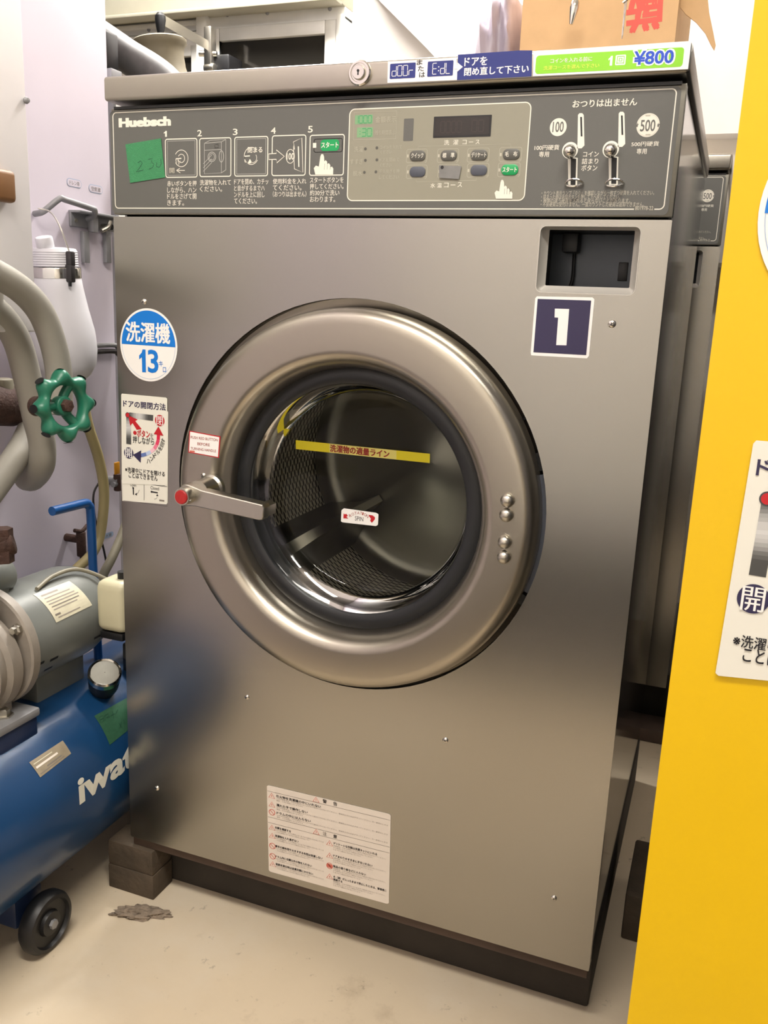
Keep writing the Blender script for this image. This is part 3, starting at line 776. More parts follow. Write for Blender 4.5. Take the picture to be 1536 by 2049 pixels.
for (x, y, r_), ch in zip(((298, 922.5, .3), (305, 917, .5), (311, 911, .75), (317, 904, .95), (321.5, 897, 1.1), (325.5, 889, 1.25), (327.5, 881, 1.4)), 'ハンドルを回す'):
    u, v = FP(x, y); d.text_uv(ch, u - .0028, v - .0028, u + .0028, v + .0028, 'ink', .01, 5, r_ - .15)
d.text('※洗濯中にドアを開ける', (251, 943.5), (330, 943.8), 'ink', .012, 5); d.text('ことはできません', (258, 955), (315.5, 951), 'ink', .012, 5)
door_label = putd('door_instruction_label', d, washer, 'cream sticker showing how to turn the door handle')

# warning sheet low on the front
A_, B_, C2, D_ = FP(534, 1570), FP(782, 1629), FP(778, 1809), FP(538, 1743)
def wmap(u, v, dd_):
    t = (A_[0] + (B_[0] - A_[0]) * u, A_[1] + (B_[1] - A_[1]) * u); s = (D_[0] + (C2[0] - D_[0]) * u, D_[1] + (C2[1] - D_[1]) * u)
    return Vector((t[0] + (s[0] - t[0]) * v, -.0003 - dd_, t[1] + (s[1] - t[1]) * v))
d = D(wmap)
d.slab(d.rr_pts((0, 0), (1, 1), .022), 'warn_paper')
def wt(s, u, v, w, h, m, bo=.01): d.text_uv(s, u, v + h, u + w, v, m, bo, 4)
def tri(u, v): d.line_uv([(u, v + .055), (u + .05, v + .055), (u + .025, v), (u, v + .055)], .006, 'red_soft', 4); d.line_uv([(u + .025, v + .02), (u + .025, v + .043)], .005, 'red_soft', 4)
def ban(u, v, fill=False):
    d.line_uv([(u + .025 + .024 * math.cos(t * pi / 10), v + .028 + .032 * math.sin(t * pi / 10)) for t in range(21)], .006, 'red_soft', 4); d.line_uv([(u + .008, v + .006), (u + .042, v + .05)], .006, 'red_soft', 4)
    if fill: d.disc_uv((u + .025, v + .028), .022, 'red_soft', 4, seg=20)
for v in (.065, .36, .425): d.line_uv([(.004, v), (.996, v)], .0035, 'grey_ink', 4)
tri(.385, .004); wt('警', .465, .008, .032, .042, 'ink'); wt('告', .55, .008, .03, .042, 'ink')
tri(.385, .366); wt('注', .465, .372, .03, .042, 'grey_ink'); wt('意', .55, .372, .03, .042, 'ink')
fine = '火災や感電事故、けがの原因となりますので絶対に行わないでください。事故防止のため必ず守ってください。万一異常のときは管理者に連絡'
for v, s, w, ic in ((.085, '引火物を洗濯機の中にいれない', .37, 0), (.185, '濡れた手で操作しない', .26, 0), (.275, 'ドラムの中には入らない', .285, 1)):
    (ban if ic else tri)(.015, v - .005); wt(s, .08, v, w, .03, 'ink', .02)
    wt(fine[:58], .08, v + .034, .9, .017, 'fine_ink', 0); wt(fine[5:20], .08, v + .056, .22, .016, 'fine_ink', 0)
for v, s, w, ic in ((.45, '衣類を確認する', .135, 0), (.545, '洗濯物を入れ過ぎない', .20, 0), (.665, '厚手の綿布団や大きすぎる布団は洗濯しない', .40, 1), (.785, 'ドラム内に衣類以外の物を入れない', .31, 1), (.875, '塩素系漂白剤は金属衣類にかけない', .32, 0)):
    (ban if ic else tri)(.012, v - .005); wt(s, .062, v, w, .027, 'ink', .02)
    for k in range(2): wt(fine[k * 7:k * 7 + 30 - k * 8], .062, v + .033 + k * .021, .41 - k * .12, .016, 'fine_ink', 0)
for v, s, w, ic in ((.46, 'デリケートな衣類は洗濯ネットにいれる', .35, 0), (.60, 'ドアまわりのすきまに手をいれない', .315, 0), (.72, '製品の塗り部などに入らない', .265, 2), (.84, '水（湯）が入ったままで停止したときは、管理者に', .43, 0)):
    ban(.495, v - .005, True) if ic == 2 else tri(.495, v - .005)
    wt(s, .55, v, w, .027, 'ink', .02)
    o_ = 0.03 if v > .8 else 0
    if o_: wt('連絡する', .55, v + .032, .075, .026, 'ink', .02)
    for k in range(3): wt(fine[k * 6 + 3:k * 6 + 33 - k * 7], .55, v + .033 + o_ + k * .021, .42 - k * .1, .016, 'fine_ink', 0)
putd('warning_label', d, washer, 'white warning sheet with red symbols low on the front')

# --- screws
def screw(x, y, r=.0042, Y=0.0, parent=None, m='chrome'):
    u, v = FP(x, y, Y)
    b = MB(); b.lathe([(r, 0), (r * .96, r * .22), (r * .7, r * .5), (r * .3, r * .62), (r * .02, r * .64)], (u, Y, v), (0, -1, 0), m, 20, True, True)
    for a in (0.4, 0.4 + pi / 2):
        c_, s_ = math.cos(a) * r * .42, math.sin(a) * r * .42; w_ = r * .09
        b.face([(u + c_ - s_ * .22, Y - r * .66, v + s_ + c_ * .22), (u - c_ - s_ * .22, Y - r * .66, v - s_ + c_ * .22), (u - c_ + s_ * .22, Y - r * .66, v - s_ - c_ * .22), (u + c_ + s_ * .22, Y - r * .66, v + s_ - c_ * .22)], 'black')
    return put('screw', b, parent or washer, recalc=False)
for x, y, r in ((288, 604, .0038), (1224, 648, .0042), (494, 1395, .0033), (891, 1481, .0036), (314, 1577, .0036), (1108, 1797, .0036)): screw(x, y, r)

# --- the door
DC = Vector((0.3312, 0, 0.5385))
door_o = DC
b = MB()
prof = [(0.200, 0.0125), (0.2245, 0.0125), (0.2262, 0.010), (0.2262, -0.008), (0.2255, -0.016), (0.2235, -0.022), (0.2205, -0.0265), (0.2165, -0.0292), (0.212, -0.0302), (0.208, -0.0304), (0.180, -0.0304), (0.176, -0.030), (0.172, -0.0282), (0.168, -0.0245), (0.1645, -0.0185), (0.162, -0.011), (0.160, -0.004), (0.159, 0.001), (0.158, 0.006), (0.158, 0.0125)]
b.lathe(prof, DC, (0, 1, 0), 'steel_ring', 128)
door = put('door', b, washer, 'round satin steel door ring', smooth=40)
b = MB()
b.lathe([(0.1584, 0.004), (0.1555, 0.0025), (0.150, 0.0015), (0.1435, 0.002), (0.1405, 0.004), (0.1385, 0.010), (0.139, 0.035), (0.158, 0.035)], DC, (0, 1, 0), 'rubber', 96)
put('door_gasket', b, door, 'black rubber gasket around the glass')
b = MB()
b.lathe([(0.1395, 0.006), (0.1382, 0.010), (0.1362, 0.022), (0.134, 0.040), (0.1318, 0.052), (0.127, 0.0595), (0.118, 0.0635), (0.10, 0.0655), (0.06, 0.0672), (0.0005, 0.068)], DC, (0, 1, 0), 'glass', 96)
glass = put('door_glass', b, door, 'clear bowl shaped glass', smooth=60)
# labels on the glass
GY = 0.060
d = FD(GY)
d.slab([(592, 898.5), (859.5, 926.5), (860, 908), (591.5, 880.5)], 'yellow_tape')
L_ = lambda t, o_: (592 + 268 * t, (898.5 if o_ else 880.5) + (28 if o_ else 27.5) * t)
d.poly([L_(.25, 1), L_(.75, 1), L_(.75, 0), L_(.25, 0)], 'yellow_mid', 3.2); d.poly([L_(.18, 1), L_(.82, 1), L_(.82, 0), L_(.18, 0)], 'yellow_tape', 2.9)
d.text('洗濯物の適量ライン', (660.5, 903.5), (779, 901.5), 'brown_red', .03, 5)
putd('load_line_label', d, glass, 'yellow load line strip with red lettering')
d = FD(0.064)
d.slab([(682, 1043), (683, 1021), (688, 1017), (752, 1026), (757, 1029), (756, 1050), (752, 1052.5), (685, 1045)], 'white_paper')
for s, x, y, r_ in zip('ROTATION', (701, 706, 711.5, 717, 722.5, 726, 730.5, 735), (1031.5, 1028.6, 1026.8, 1026.2, 1026.6, 1027.8, 1029.8, 1033), (.5, .35, .2, .05, -.1, -.25, -.35, -.5)):
    u, v = FP(x, y, .064); w_ = .0008 if s == 'I' else .0017; d.text_uv(s, u - w_, v - .0018, u + w_, v + .0018, 'brown_red', 0, 4, r_ - .02)
d.text('SPIN', (710, 1041), (727, 1034.5), 'ink', 0, 4)
d.poly([(687, 1037), (687.5, 1027), (689.5, 1029), (693, 1028), (696, 1032), (693, 1034), (697, 1037.5)], 'red', 4)
d.poly([(740, 1035), (737, 1030), (745, 1031), (750, 1034.5), (750, 1039), (744, 1046), (740.5, 1042), (742, 1038)], 'red', 4)
putd('rotation_label', d, glass, 'small white sticker reading rotation spin with red arrows')
# red push-button notice
d = FD(-.0302)
d.slab([(376.8, 905.5), (438, 916.5), (441, 873), (378.8, 861.6)], 'red')
d.poly([(378.6, 903.8), (436.3, 914.3), (439, 874.8), (380.6, 863.6)], 'white_paper', 4)
d.text('PUSH RED BUTTON', (382, 877.5), (436, 877.8), 'brown_red', .008, 5); d.text('BEFORE', (395.5, 890.5), (420, 887.5), 'brown_red', .008, 5); d.text('TURNING HANDLE', (382, 899.5), (432.5, 899.8), 'brown_red', .008, 5)
d.rrect((380, 904), (390, 902), 'red_soft', 0, 5)
putd('push_button_label', d, door, 'white notice with red border')
# hinge cap nuts
for x, y in ((1014, 1002), (1012, 1031), (1008.5, 1085), (1007, 1115)):
    u, v = FP(x, y, -.034)
    b = MB(); b.lathe([(.0072, 0), (.0076, .0022), (.0076, .0035), (.0068, .0062), (.005, .0084), (.0026, .0095), (.0002, .0098)], (u, -.0300, v), (0, -1, 0), 'satin', 28, True, True)
    put('cap_nut', b, door, 'domed steel cap nut')
for x, y in ((447, 1198), (495, 1256)): screw(x, y, .0026, -0.012, door)
screw(407, 952, .0036, -.0302, door)
# handle
HY = -0.070
hc = FP(377, 990, HY); tip = FP(531, 1026, HY)
hb = MB()
hb.lathe([(.0175, 0), (.0175, .006), (.0150, .009), (.0145, .034)], (hc[0] + .008, -.029, hc[1] + .002), (0, -1, 0), 'satin', 36, True, True)
put_handle = MB()
ang = math.atan2(tip[1] - hc[1], tip[0] - hc[0]); Lh = math.hypot(tip[0] - hc[0], tip[1] - hc[1])
out = []
for k in range(13):
    a = pi / 2 + pi * k / 12; out.append((.0135 * math.cos(a), .0135 * math.sin(a)))
out += [(.012, -.0112), (Lh - .006, -.0098), (Lh - .002, -.0085), (Lh, -.005), (Lh, .006), (Lh - .003, .0098), (.02, .0105), (.008, .0125)]
def hp(u, v, y): return Vector((hc[0] + u * math.cos(ang) - v * math.sin(ang), y, hc[1] + u * math.sin(ang) + v * math.cos(ang)))
def inset(P, k): 
    n = len(P); r_ = []
    for i in range(n):
        a, c_ = P[i - 1], P[(i + 1) % n]; t = Vector((c_[0] - a[0], c_[1] - a[1])).normalized(); r_.append((P[i][0] - t.y * k, P[i][1] + t.x * k))
    return r_
rings = [[hp(u, v, HY + .010) for u, v in out], [hp(u, v, HY - .002) for u, v in out], [hp(u, v, HY - .0036) for u, v in inset(out, .0005)], [hp(u, v, HY - .0044) for u, v in inset(out, .0014)]]
hb.loft(rings, 'satin', True, True, True)
e_ = [(Lh - .010, -.0086), (Lh - .0005, -.006), (Lh - .0005, .0065), (Lh - .010, .0086)]
hb.loft([[hp(u, v, HY + .009) for u, v in e_], [hp(u, v, HY + .026) for u, v in e_]], 'satin', True, True, True)
handle = put('door_handle', hb, door, 'satin metal lever handle', smooth=28)
bc = FP(365, 994, HY - .015)
b = MB(); b.lathe([(.0105, 0), (.0105, .012), (.0098, .0133), (.0084, .0133), (.0083, .0126)], (bc[0], HY - .004, bc[1]), (0, -1, 0), 'satin', 36, True, False)
b.lathe([(.0083, .0126), (.0083, .0142), (.0076, .0152), (.0002, .0156)], (bc[0], HY - .004, bc[1]), (0, -1, 0), 'btn_red', 36, False, True)
put('push_button', b, door, 'red push button on the handle end')
# hinge leaf seen in the gap on the right
b = MB()
def gap_seg(a0, a1, r0, r1, y, m):
    n = 10; P_ = [(r0, a0 + (a1 - a0) * i / n) for i in range(n + 1)] + [(r1, a1 - (a1 - a0) * i / n) for i in range(n + 1)]
    b.loft([[Vector((HC[0] + r_ * math.cos(math.radians(t)), yy, HC[1] + r_ * math.sin(math.radians(t)))) for r_, t in P_] for yy in (y, y + .003)], m, True, True, True)
gap_seg(-20, 14, .216, .2355, .006, 'btn_blue'); gap_seg(15, 20, .216, .2355, .008, 'black'); gap_seg(29.5, 30.2, .216, .2355, .014, 'black'); gap_seg(-24, -21, .216, .2355, .006, 'black')
put('door_hinge', b, washer, 'dark hinge plate in the gap beside the door')

# --- tub and drum behind the door
b = MB()
b.lathe([(0.2358, 0.004), (0.2362, 0.0155), (0.230, 0.018), (0.195, 0.018)], (HC[0], 0, HC[1]), (0, 1, 0), 'steel_lid', 96); b.lathe([(0.195, 0.018), (0.190, 0.055), (0.1655, 0.055), (0.162, 0.062), (0.165, 0.070), (0.2, 0.074)], DC, (0, 1, 0), 'rubber', 96)
put('tub_front', b, washer, smooth=40)
b = MB()
b.lathe([(0.165, 0.085), (0.185, 0.085), (0.2, 0.095)], DC, (0, 1, 0), 'drum', 96); b.lathe([(0.2, 0.095), (0.2, 0.32)], DC, (0, 1, 0), 'perf', 128)
b.lathe([(0.2, 0.32), (0.197, 0.335), (0.186, 0.346), (0.165, 0.348), (0.13, 0.338), (0.10, 0.335), (0.06, 0.325), (0.03, 0.315), (0.0005, 0.312)], DC, (0, 1, 0), 'drum', 96)
drum = put('drum', b, washer, 'perforated steel drum', smooth=40)
for a0 in (-143, -23, 97):
    a = math.radians(a0); b = MB(); R_ = .1995
    w = lambda aa, rad, y: Vector((DC.x + rad * math.cos(aa), y, DC.z + rad * math.sin(aa)))
    hw = .20
    rings = [[w(a - hw, R_, y), w(a - hw * .45, R_ - .045 * k, y), w(a - .05, R_ - .075 * k, y), w(a + .05, R_ - .075 * k, y), w(a + hw * .45, R_ - .045 * k, y), w(a + hw, R_, y)] for y, k in ((.115, .25), (.135, .8), (.17, 1), (.31, 1.12), (.334, 1.15))]
    b.loft(rings, 'drum', True, True, True); put('lifter', b, drum, 'smooth steel drum lifter', smooth=45)

# ================================================================== same model of washer standing behind
rear_washer = copy_tree(washer, None, skip=('handwritten_tape', 'number_label', 'round_capacity_label', 'open_closed_label', 'door_instruction_label', 'warning_label', 'error_code_label', 'close_door_label', 'price_label', 'foil_tape', 'push_button_label', 'rotation_label', 'load_line_label', 'base_frame'))
rear_washer.location = washer.location + Vector((0.031, 0.82, 0.035))
rear_washer['label'] = 'stainless steel washing machine standing behind, seen through the gap beside the yellow machine'
b = MB(); b.box(0.04, 0.72, 0.83, 1.45, FZ, -0.066, 'brown_board', .003); b.box(.06, .70, .90, 1.42, -.066, 0.0325, 'plinth', .003)
b2 = MB(); b2.box(.705, 1.6, .86, .92, FZ, 1.04, 'added_dark', .002); struct('added_dark_partition', b2)  # added dark partition, to darken the side sheet's reflections and the gap
tag(put('base_board', b), 'brown board base under the rear washing machine', 'board')

# ================================================================== yellow machine on the right
YX, YY = 0.7185, -0.495
yel = thing('washing_machine', (YX + .34, YY + .4, -.02), 'yellow painted washing machine cropped by the right edge of the photo', 'washing machine')
b = MB()
b.box(YX + .004, YX + .70, YY + .02, YY + .84, -.02, 1.24, 'steel_side', .003)
put('cabinet', b, yel)
b = MB()
yd = lambda u, v, d_: Vector((u, YY + d_, v))
b.plate(dd.rr_pts((YX, -.018), (YX + .70, 1.05), .002), [circ((YX + .36, .60), .255)], yd, 0.0, .004, 'yellow_paint')
b.box(YX, YX + .004, YY + .002, YY + .024, -.018, 1.05, 'yellow_paint', .0015); b.box(YX + .696, YX + .70, YY + .002, YY + .024, -.018, 1.05, 'yellow_paint', .0015)
put('front_panel', b, yel, 'bright yellow painted front sheet')
b = MB(); b.box(YX, YX + .70, YY, YY + .022, 1.052, 1.24, 'panel_grey', .002); put('control_panel', b, yel, 'grey control panel')
DY = Vector((YX + .365, YY, .60))
b = MB(); b.lathe([(r * 1.08, y) for r, y in prof], DY, (0, 1, 0), 'steel_ring', 96); ydoor = put('door', b, yel, 'round steel door ring', smooth=40)
b = MB(); b.lathe([(.171, .004), (.15, .002), (.148, .03), (.171, .035)], DY, (0, 1, 0), 'rubber', 64); put('door_gasket', b, ydoor)
b = MB(); b.lathe([(.149, .006), (.145, .04), (.12, .06), (.0005, .07)], DY, (0, 1, 0), 'glass', 64); put('door_glass', b, ydoor)
b = MB(); b.lathe([(.254, .03), (.254, .05), (.2, .055), (.18, .06), (.2, .1), (.22, .3), (.0005, .32)], DY, (0, 1, 0), 'drum', 64); put('drum', b, yel)
# its own two stickers, the same print as on the stainless washer
tl = at(1505, 880, 'y', YY)
src = FP(242.6, 788)
def stick(o, dx, dz):
    c = o.copy(); COL.objects.link(c); c.parent = yel
    c.location = Vector((dx, YY - .0002, dz)) - yel.location; c.location += abs_loc(washer)
    return c
stick(door_label, tl.x - src[0], tl.z - src[1] - .0005)
rp = at(1517, 425, 'y', YY)
stick(round_label, rp.x + RX - rc[0], rp.z - rc[1])
b = MB(); b.box(.684, .80, .20, .345, FZ, -.022, 'block', .004)
tag(put('timber_block', b), 'brown timber block on the floor under the yellow machine', 'block', 'timber blocks under the machines')
b = MB(); b.box(.80, 1.40, -.44, .15, FZ, -.0195, 'plinth', .003); put('base_frame', b, yel)

# block under the stainless washer
b = MB(); b.box(-.041, .038, -.0015, .047, FZ, -.0562, 'block', .0015); b.box(-.041, .037, -.001, .047, -.0560, -.0165, 'block', .0025)
tag(put('timber_block', b), 'grimy timber block under the left corner of the stainless washer', 'block', 'timber blocks under the machines')

# clump of lint on the floor
b = bmesh.new(); bmesh.ops.create_icosphere(b, subdivisions=5, radius=1)
from mathutils import noise as NZ
for v in b.verts:
    c = v.co.copy(); k = 1 + .45 * NZ.noise(c * 1.9 + Vector((3, 1, 2))) + .25 * NZ.noise(c * 5.5)
    v.co = Vector((c.x * .039 * k, c.y * .0125 * k, max(-.2, c.z) * .0085 * k + .0014))
b.transform(Matrix.Translation((.040, -.034, FZ)) @ Matrix.Rotation(.35, 4, 'Z'))
mb = MB(); mb.add(b, 'lint'); tag(put('lint_clump', mb, smooth=60), 'grey clump of lint lying on the floor before the timber block', 'lint')

# ================================================================== air compressor on the left
TX, TZ, TR = -0.142, 0.078, 0.125
comp = thing('air_compressor', (TX, 0, FZ), 'blue wheeled air compressor with grey motor standing left of the washer', 'air compressor')
b = MB()
b.lathe([(.0005, -.395), (.05, -.392), (.09, -.378), (.115, -.355), (.1245, -.325), (TR, -.30), (TR, .26), (.1245, .285), (.115, .315), (.09, .338), (.05, .352), (.0005, .355)], (TX, 0, TZ), (0, 1, 0), 'comp_blue', 72)
tank = put('air_tank', b, comp, 'blue horizontal air tank', smooth=50)
def tank_uv(R_=TR):
    # u along the tank (world Y), v along the circumference
    return lambda u, v, d_: Vector((TX + (R_ + d_) * math.cos(v / TR), u, TZ + (R_ + d_) * math.sin(v / TR)))
def tank_pix(px, py):
    o = CAM; dr = CR @ Vector(((px - 768) / F_PX, -(py - 1024.5) / F_PX, -1))
    a = dr.x ** 2 + dr.z ** 2; bq = 2 * ((o.x - TX) * dr.x + (o.z - TZ) * dr.z); c = (o.x - TX) ** 2 + (o.z - TZ) ** 2 - TR ** 2
    t = (-bq - math.sqrt(max(0, bq * bq - 4 * a * c))) / (2 * a); p = o + dr * t
    return (p.y, TR * math.atan2(p.z - TZ, p.x - TX))
def dense(d):
    bmesh.ops.triangulate(d.bm, faces=[f for f in d.bm.faces if len(f.verts) > 4])
    for _ in range(3):
        es = [e for e in d.bm.edges if e.calc_length() > .012]
        if es: bmesh.ops.subdivide_edges(d.bm, edges=es, cuts=1)
    for v in d.bm.verts: pass
t0 = tank_pix(158, 1612); t1 = tank_pix(262, 1500)
d = D(tank_uv(), None, .0003)
# slanted script lettering
s_u0, s_v0 = t0; w_ = 0.152; h_ = .033
vs, fs = glyphs('iwata', .035)
a0, a1 = min(p[0] for p in vs), max(p[0] for p in vs); b0, b1 = min(p[1] for p in vs), max(p[1] for p in vs)
k = d.mi('white_ink'); bv = []
for x, y in vs:
    nx, ny = (x - a0) / (a1 - a0), (y - b0) / (b1 - b0)
    bv.append(d.bm.verts.new(d.mp(s_u0 + nx * w_ + ny * h_ * .22, s_v0 + ny * h_, .0006)))
for f in fs:
    try: nf = d.bm.faces.new([bv[i] for i in f]); nf.material_index = k
    except ValueError: pass
putd('tank_lettering', d, tank, 'cream script lettering on the blue tank')
def patch(name, quad, m, par, mp, pix, label, lines=(), d0=.0005, n=10):
    d = D(mp, None, .0003); q = [pix(*p) for p in quad]
    L2 = lambda a, b_, t: (a[0] + (b_[0] - a[0]) * t, a[1] + (b_[1] - a[1]) * t)
    def P(s, t): return L2(L2(q[0], q[1], s), L2(q[3], q[2], s), t)
    for i in range(n):
        for j in range(n):
            d.face([d.mp(*P(s, t), d0) for s, t in ((i / n, j / n), ((i + 1) / n, j / n), ((i + 1) / n, (j + 1) / n), (i / n, (j + 1) / n))], m)
    for (sa, ta, sb, tb, wd, mm) in lines:
        for i in range(n):
            s0, s1 = sa + (sb - sa) * i / n, sa + (sb - sa) * (i + 1) / n
            d.face([d.mp(*P(s, t), d0 + .0003) for s, t in ((s0, ta), (s1, ta), (s1, ta + wd), (s0, ta + wd))], mm)
    return put(name, d, par, label, smooth=0, recalc=False)
patch('tank_plate', [(58, 1526), (125, 1482), (142, 1508), (80, 1556)], 'label_dull', tank, tank_uv(), tank_pix, 'worn beige rating plate',
      [(.05, .2, .6, .2, .05, 'label_old'), (.05, .4, .7, .4, .12, 'warn_paper'), (.3, .68, .75, .68, .08, 'grey_ink'), (.05, .84, .8, .84, .05, 'grey_ink')])
gt = patch('green_tape', [(188, 1433), (262, 1392), (272, 1448), (219, 1491)], 'green_tape_shaded', tank, tank_uv(), tank_pix, 'green tape with handwriting')
d = D(tank_uv(), tank_pix, .0003)
for pts in ([(200, 1447), (198, 1436), (205, 1432), (207, 1443), (200, 1447)], [(199, 1441), (206, 1438)], [(210, 1443), (208, 1433), (215, 1429), (218, 1437)], [(212, 1437), (217, 1434)], [(221, 1433), (228, 1428)], [(224, 1424), (226, 1437)], [(230, 1430), (235, 1420)], [(237, 1448), (243, 1456)], [(242, 1444), (238, 1458)], [(246, 1440), (250, 1450)]):
    d.line(pts, .0008, 'green_pen', 4)
putd('pen_writing', d, gt)

# motor
MX, MZ, MR = -0.152, 0.302, 0.070
b = MB()
b.lathe([(MR - .004, -.082), (MR, -.080), (MR, .045), (MR - .001, .062), (MR - .006, .082), (MR - .018, .100), (MR - .036, .110), (.0005, .114)], (MX, 0, MZ), (0, 1, 0), 'motor', 64)
b.box(MX - .03, MX + .03, -.04, .06, TZ + TR - .012, MZ - MR + .012, 'motor', .004)
mot = put('motor', b, comp, 'grey painted electric motor', smooth=40)
def mot_pix(px, py):
    o = CAM; dr = CR @ Vector(((px - 768) / F_PX, -(py - 1024.5) / F_PX, -1))
    a = dr.x ** 2 + dr.z ** 2; bq = 2 * ((o.x - MX) * dr.x + (o.z - MZ) * dr.z); c = (o.x - MX) ** 2 + (o.z - MZ) ** 2 - MR ** 2
    t = (-bq - math.sqrt(max(0, bq * bq - 4 * a * c))) / (2 * a); p = o + dr * t
    return (p.y, MR * math.atan2(p.z - MZ, p.x - MX))
mot_map = lambda u, v, d_: Vector((MX + (MR + d_) * math.cos(v / MR), u, MZ + (MR + d_) * math.sin(v / MR)))
patch('motor_label', [(66, 1190), (138, 1163), (184, 1211), (112, 1246)], 'label_old', mot, mot_map, mot_pix, 'aged cream paper label with fine print',
      [(.1, .12 + .0, .55, .12, .05, 'fine_ink'), (.1, .25, .8, .25, .03, 'fine_ink'), (.08, .36, .85, .36, .03, 'fine_ink'), (.08, .45, .9, .45, .03, 'fine_ink'), (.1, .55, .85, .55, .03, 'grey_ink'), (.1, .64, .75, .64, .03, 'fine_ink'), (.06, .78, .2, .78, .05, 'grey_ink'), (.1, .88, .7, .88, .03, 'fine_ink')])
for pxy in ((80, 1328), (108, 1318), (96, 1338), (195, 1274)):
    u, v = mot_pix(*pxy); d = D(mot_map, None, .0003); d.rrect((u - .008, v - .0022), (u + .008, v + .0022), 'black', .001); putd('vent_slot', d, mot)
b = MB()
b.lathe([(.080, -.100), (.083, -.098), (.083, -.086), (.080, -.083), (.06, -.083)], (MX, 0, MZ), (0, 1, 0), 'motor_l', 48, True)
put('motor_flange', b, mot)
b = MB(); b.cyl((MX - .01, -.18, MZ + .088), (MX - .01, -.046, MZ + .088), .026, 'motor', bev=.006); b.box(MX - .03, MX + .012, -.16, -.06, MZ + .055, MZ + .075, 'motor', .003)
put('capacitor_cover', b, mot, 'round grey capacitor cover')
b = MB(); b.tube([(MX + .03, -.03, MZ + MR - .004), (MX + .025, .01, MZ + MR + .0035), (MX + .03, .055, MZ + MR + .001), (MX + .055, .090, MZ + .048), (MX + .074, .112, MZ + .018), (MX + .078, .15, MZ - .012)], .0030, 'hose_b', 10)
put('power_cord', b, mot)
# pump head
b = MB()
b.lathe([(.03, -.26), (.058, -.255), (.066, -.235), (.068, -.16), (.064, -.13), (.070, -.125), (.070, -.108), (.062, -.102)], (MX + .004, 0, MZ - .012), (0, 1, 0), 'motor_l', 48, True, True)
b.tube([(MX + .004 + .069 * math.cos(t), -.148, MZ - .012 + .069 * math.sin(t)) for t in [k * pi / 12 for k in range(-8, 9)]], .003, 'motor_l', 8, 0)
pump = put('pump_body', b, comp, 'cast grey pump body')
b = MB(); bx = at(37, 1258, 'y', -.100)
b.lathe([(.0075, 0), (.0075, .005), (.005, .007), (.005, .012), (.001, .0125)], (bx.x, -.100, bx.z), (0, -1, 0), 'satin', 6, True, True); put('bolt', b, pump)
p = at(12, 1095, 'x', MX + .06)
b = MB(); b.cyl((p.x - .05, p.y - .035, p.z - .012), (p.x + .002, p.y + .012, p.z + .006), .017, 'rust', bev=.004, seg=24); b.cyl((p.x - .02, p.y - .012, p.z - .10), (p.x - .02, p.y - .012, p.z), .007, 'rust'); b.cyl((p.x - .005, p.y, p.z - .02), (p.x - .005, p.y, p.z + .024), .013, 'rust', seg=6)
put('intake_valve', b, comp, 'rusty intake valve')
# mounting foot
f1 = at(75, 1458, 'x', TX + .055)
b = MB(); b.box(TX - .05, TX + .062, -.155, -.085, TZ + TR - .020, TZ + TR + .010, 'comp_blue_d', .004); b.box(TX - .045, TX + .066, -.158, -.084, TZ + TR + .010, TZ + TR + .022, 'galv', .003)
b.box(TX - .03, TX + .04, -.135, -.105, TZ + TR + .02, MZ - .05, 'motor_l', .004)
foot = put('pump_mount', b, comp, 'blue mounting foot with metal plate')
b = MB(); b.lathe([(.013, 0), (.013, .0025), (.0085, .003), (.0085, .009), (.006, .0105)], (TX + .042, -.125, TZ + TR + .022), (0, 0, 1), 'satin', 6, True, True); put('bolt', b, foot)
# pull handle
h0, h1, h2, h3 = at(104, 1023, 'x', -.15), at(170, 1007, 'x', -.15), at(181, 1022, 'x', -.15), at(187, 1150, 'x', -.15)
b = MB(); b.tube([h0, h0.lerp(h1, .5), h1, h1.lerp(h2, .6) + Vector((0, 0, .004)), h2, h2.lerp(h3, .5), h3, Vector((h3.x, h3.y + .005, .18))], .0068, 'handle_blue', 16, 6)
put('pull_handle', b, comp, 'bent blue tube handle')
# pressure gauge
g0 = at(208, 1362, 'x', -.075); gd = Vector((.42, -.42, .80)).normalized()
b = MB(); b.lathe([(.012, -.045), (.0215, -.012), (.0225, 0), (.0225, .021)], g0, gd, 'black', 36, True)
gauge = put('pressure_gauge', b, comp, 'black pressure gauge with chrome rim')
b = MB(); b.lathe([(.0225, .012), (.0238, .013), (.0238, .023), (.0215, .0255), (.0198, .024)], g0, gd, 'chrome', 40); put('gauge_rim', b, gauge)
b = MB(); b.lathe([(.0200, .0238), (.0005, .0238)], g0, gd, 'dial', 32); put('gauge_face', b, gauge)
# switch box behind, mostly hidden by the washer
b = MB(); b.box(-.13, -.075, .17, .25, .19, .30, 'dark_in', .004); b.box(-.10, -.07, .12, .17, .19, .225, 'black', .004); put('pressure_switch', b, comp, 'black pressure switch block')
# wheels and axle
for wx, nm in ((-.034, 1), (-.25, 0)):
    b = MB(); a = Vector((wx, -.140, FZ + .0415))
    b.lathe([(.016, -.010), (.030, -.012), (.038, -.011), (.0415, -.005), (.0415, .005), (.038, .011), (.033, .012), (.031, .007), (.018, .006), (.016, .011), (.0005, .012)], a, (1, .0, 0), 'black', 48, True)
    w = put('wheel', b, comp, 'black rubber wheel')
    b = MB(); b.cyl(a + Vector((.010, 0, 0)), a + Vector((.016, 0, 0)), .0065, 'galv', seg=6); put('wheel_nut', b, w)
b = MB(); b.cyl((-.25, -.14, FZ + .0415), (-.034, -.14, FZ + .0415), .006, 'black'); b.box(-.22, -.06, -.165, -.115, FZ + .036, TZ - TR + .03, 'comp_blue_d', .004); put('axle_bracket', b, comp)
b = MB(); b.box(-.20, -.084, .20, .25, FZ, TZ - TR + .03, 'comp_blue_d', .004); put('rear_foot', b, comp)

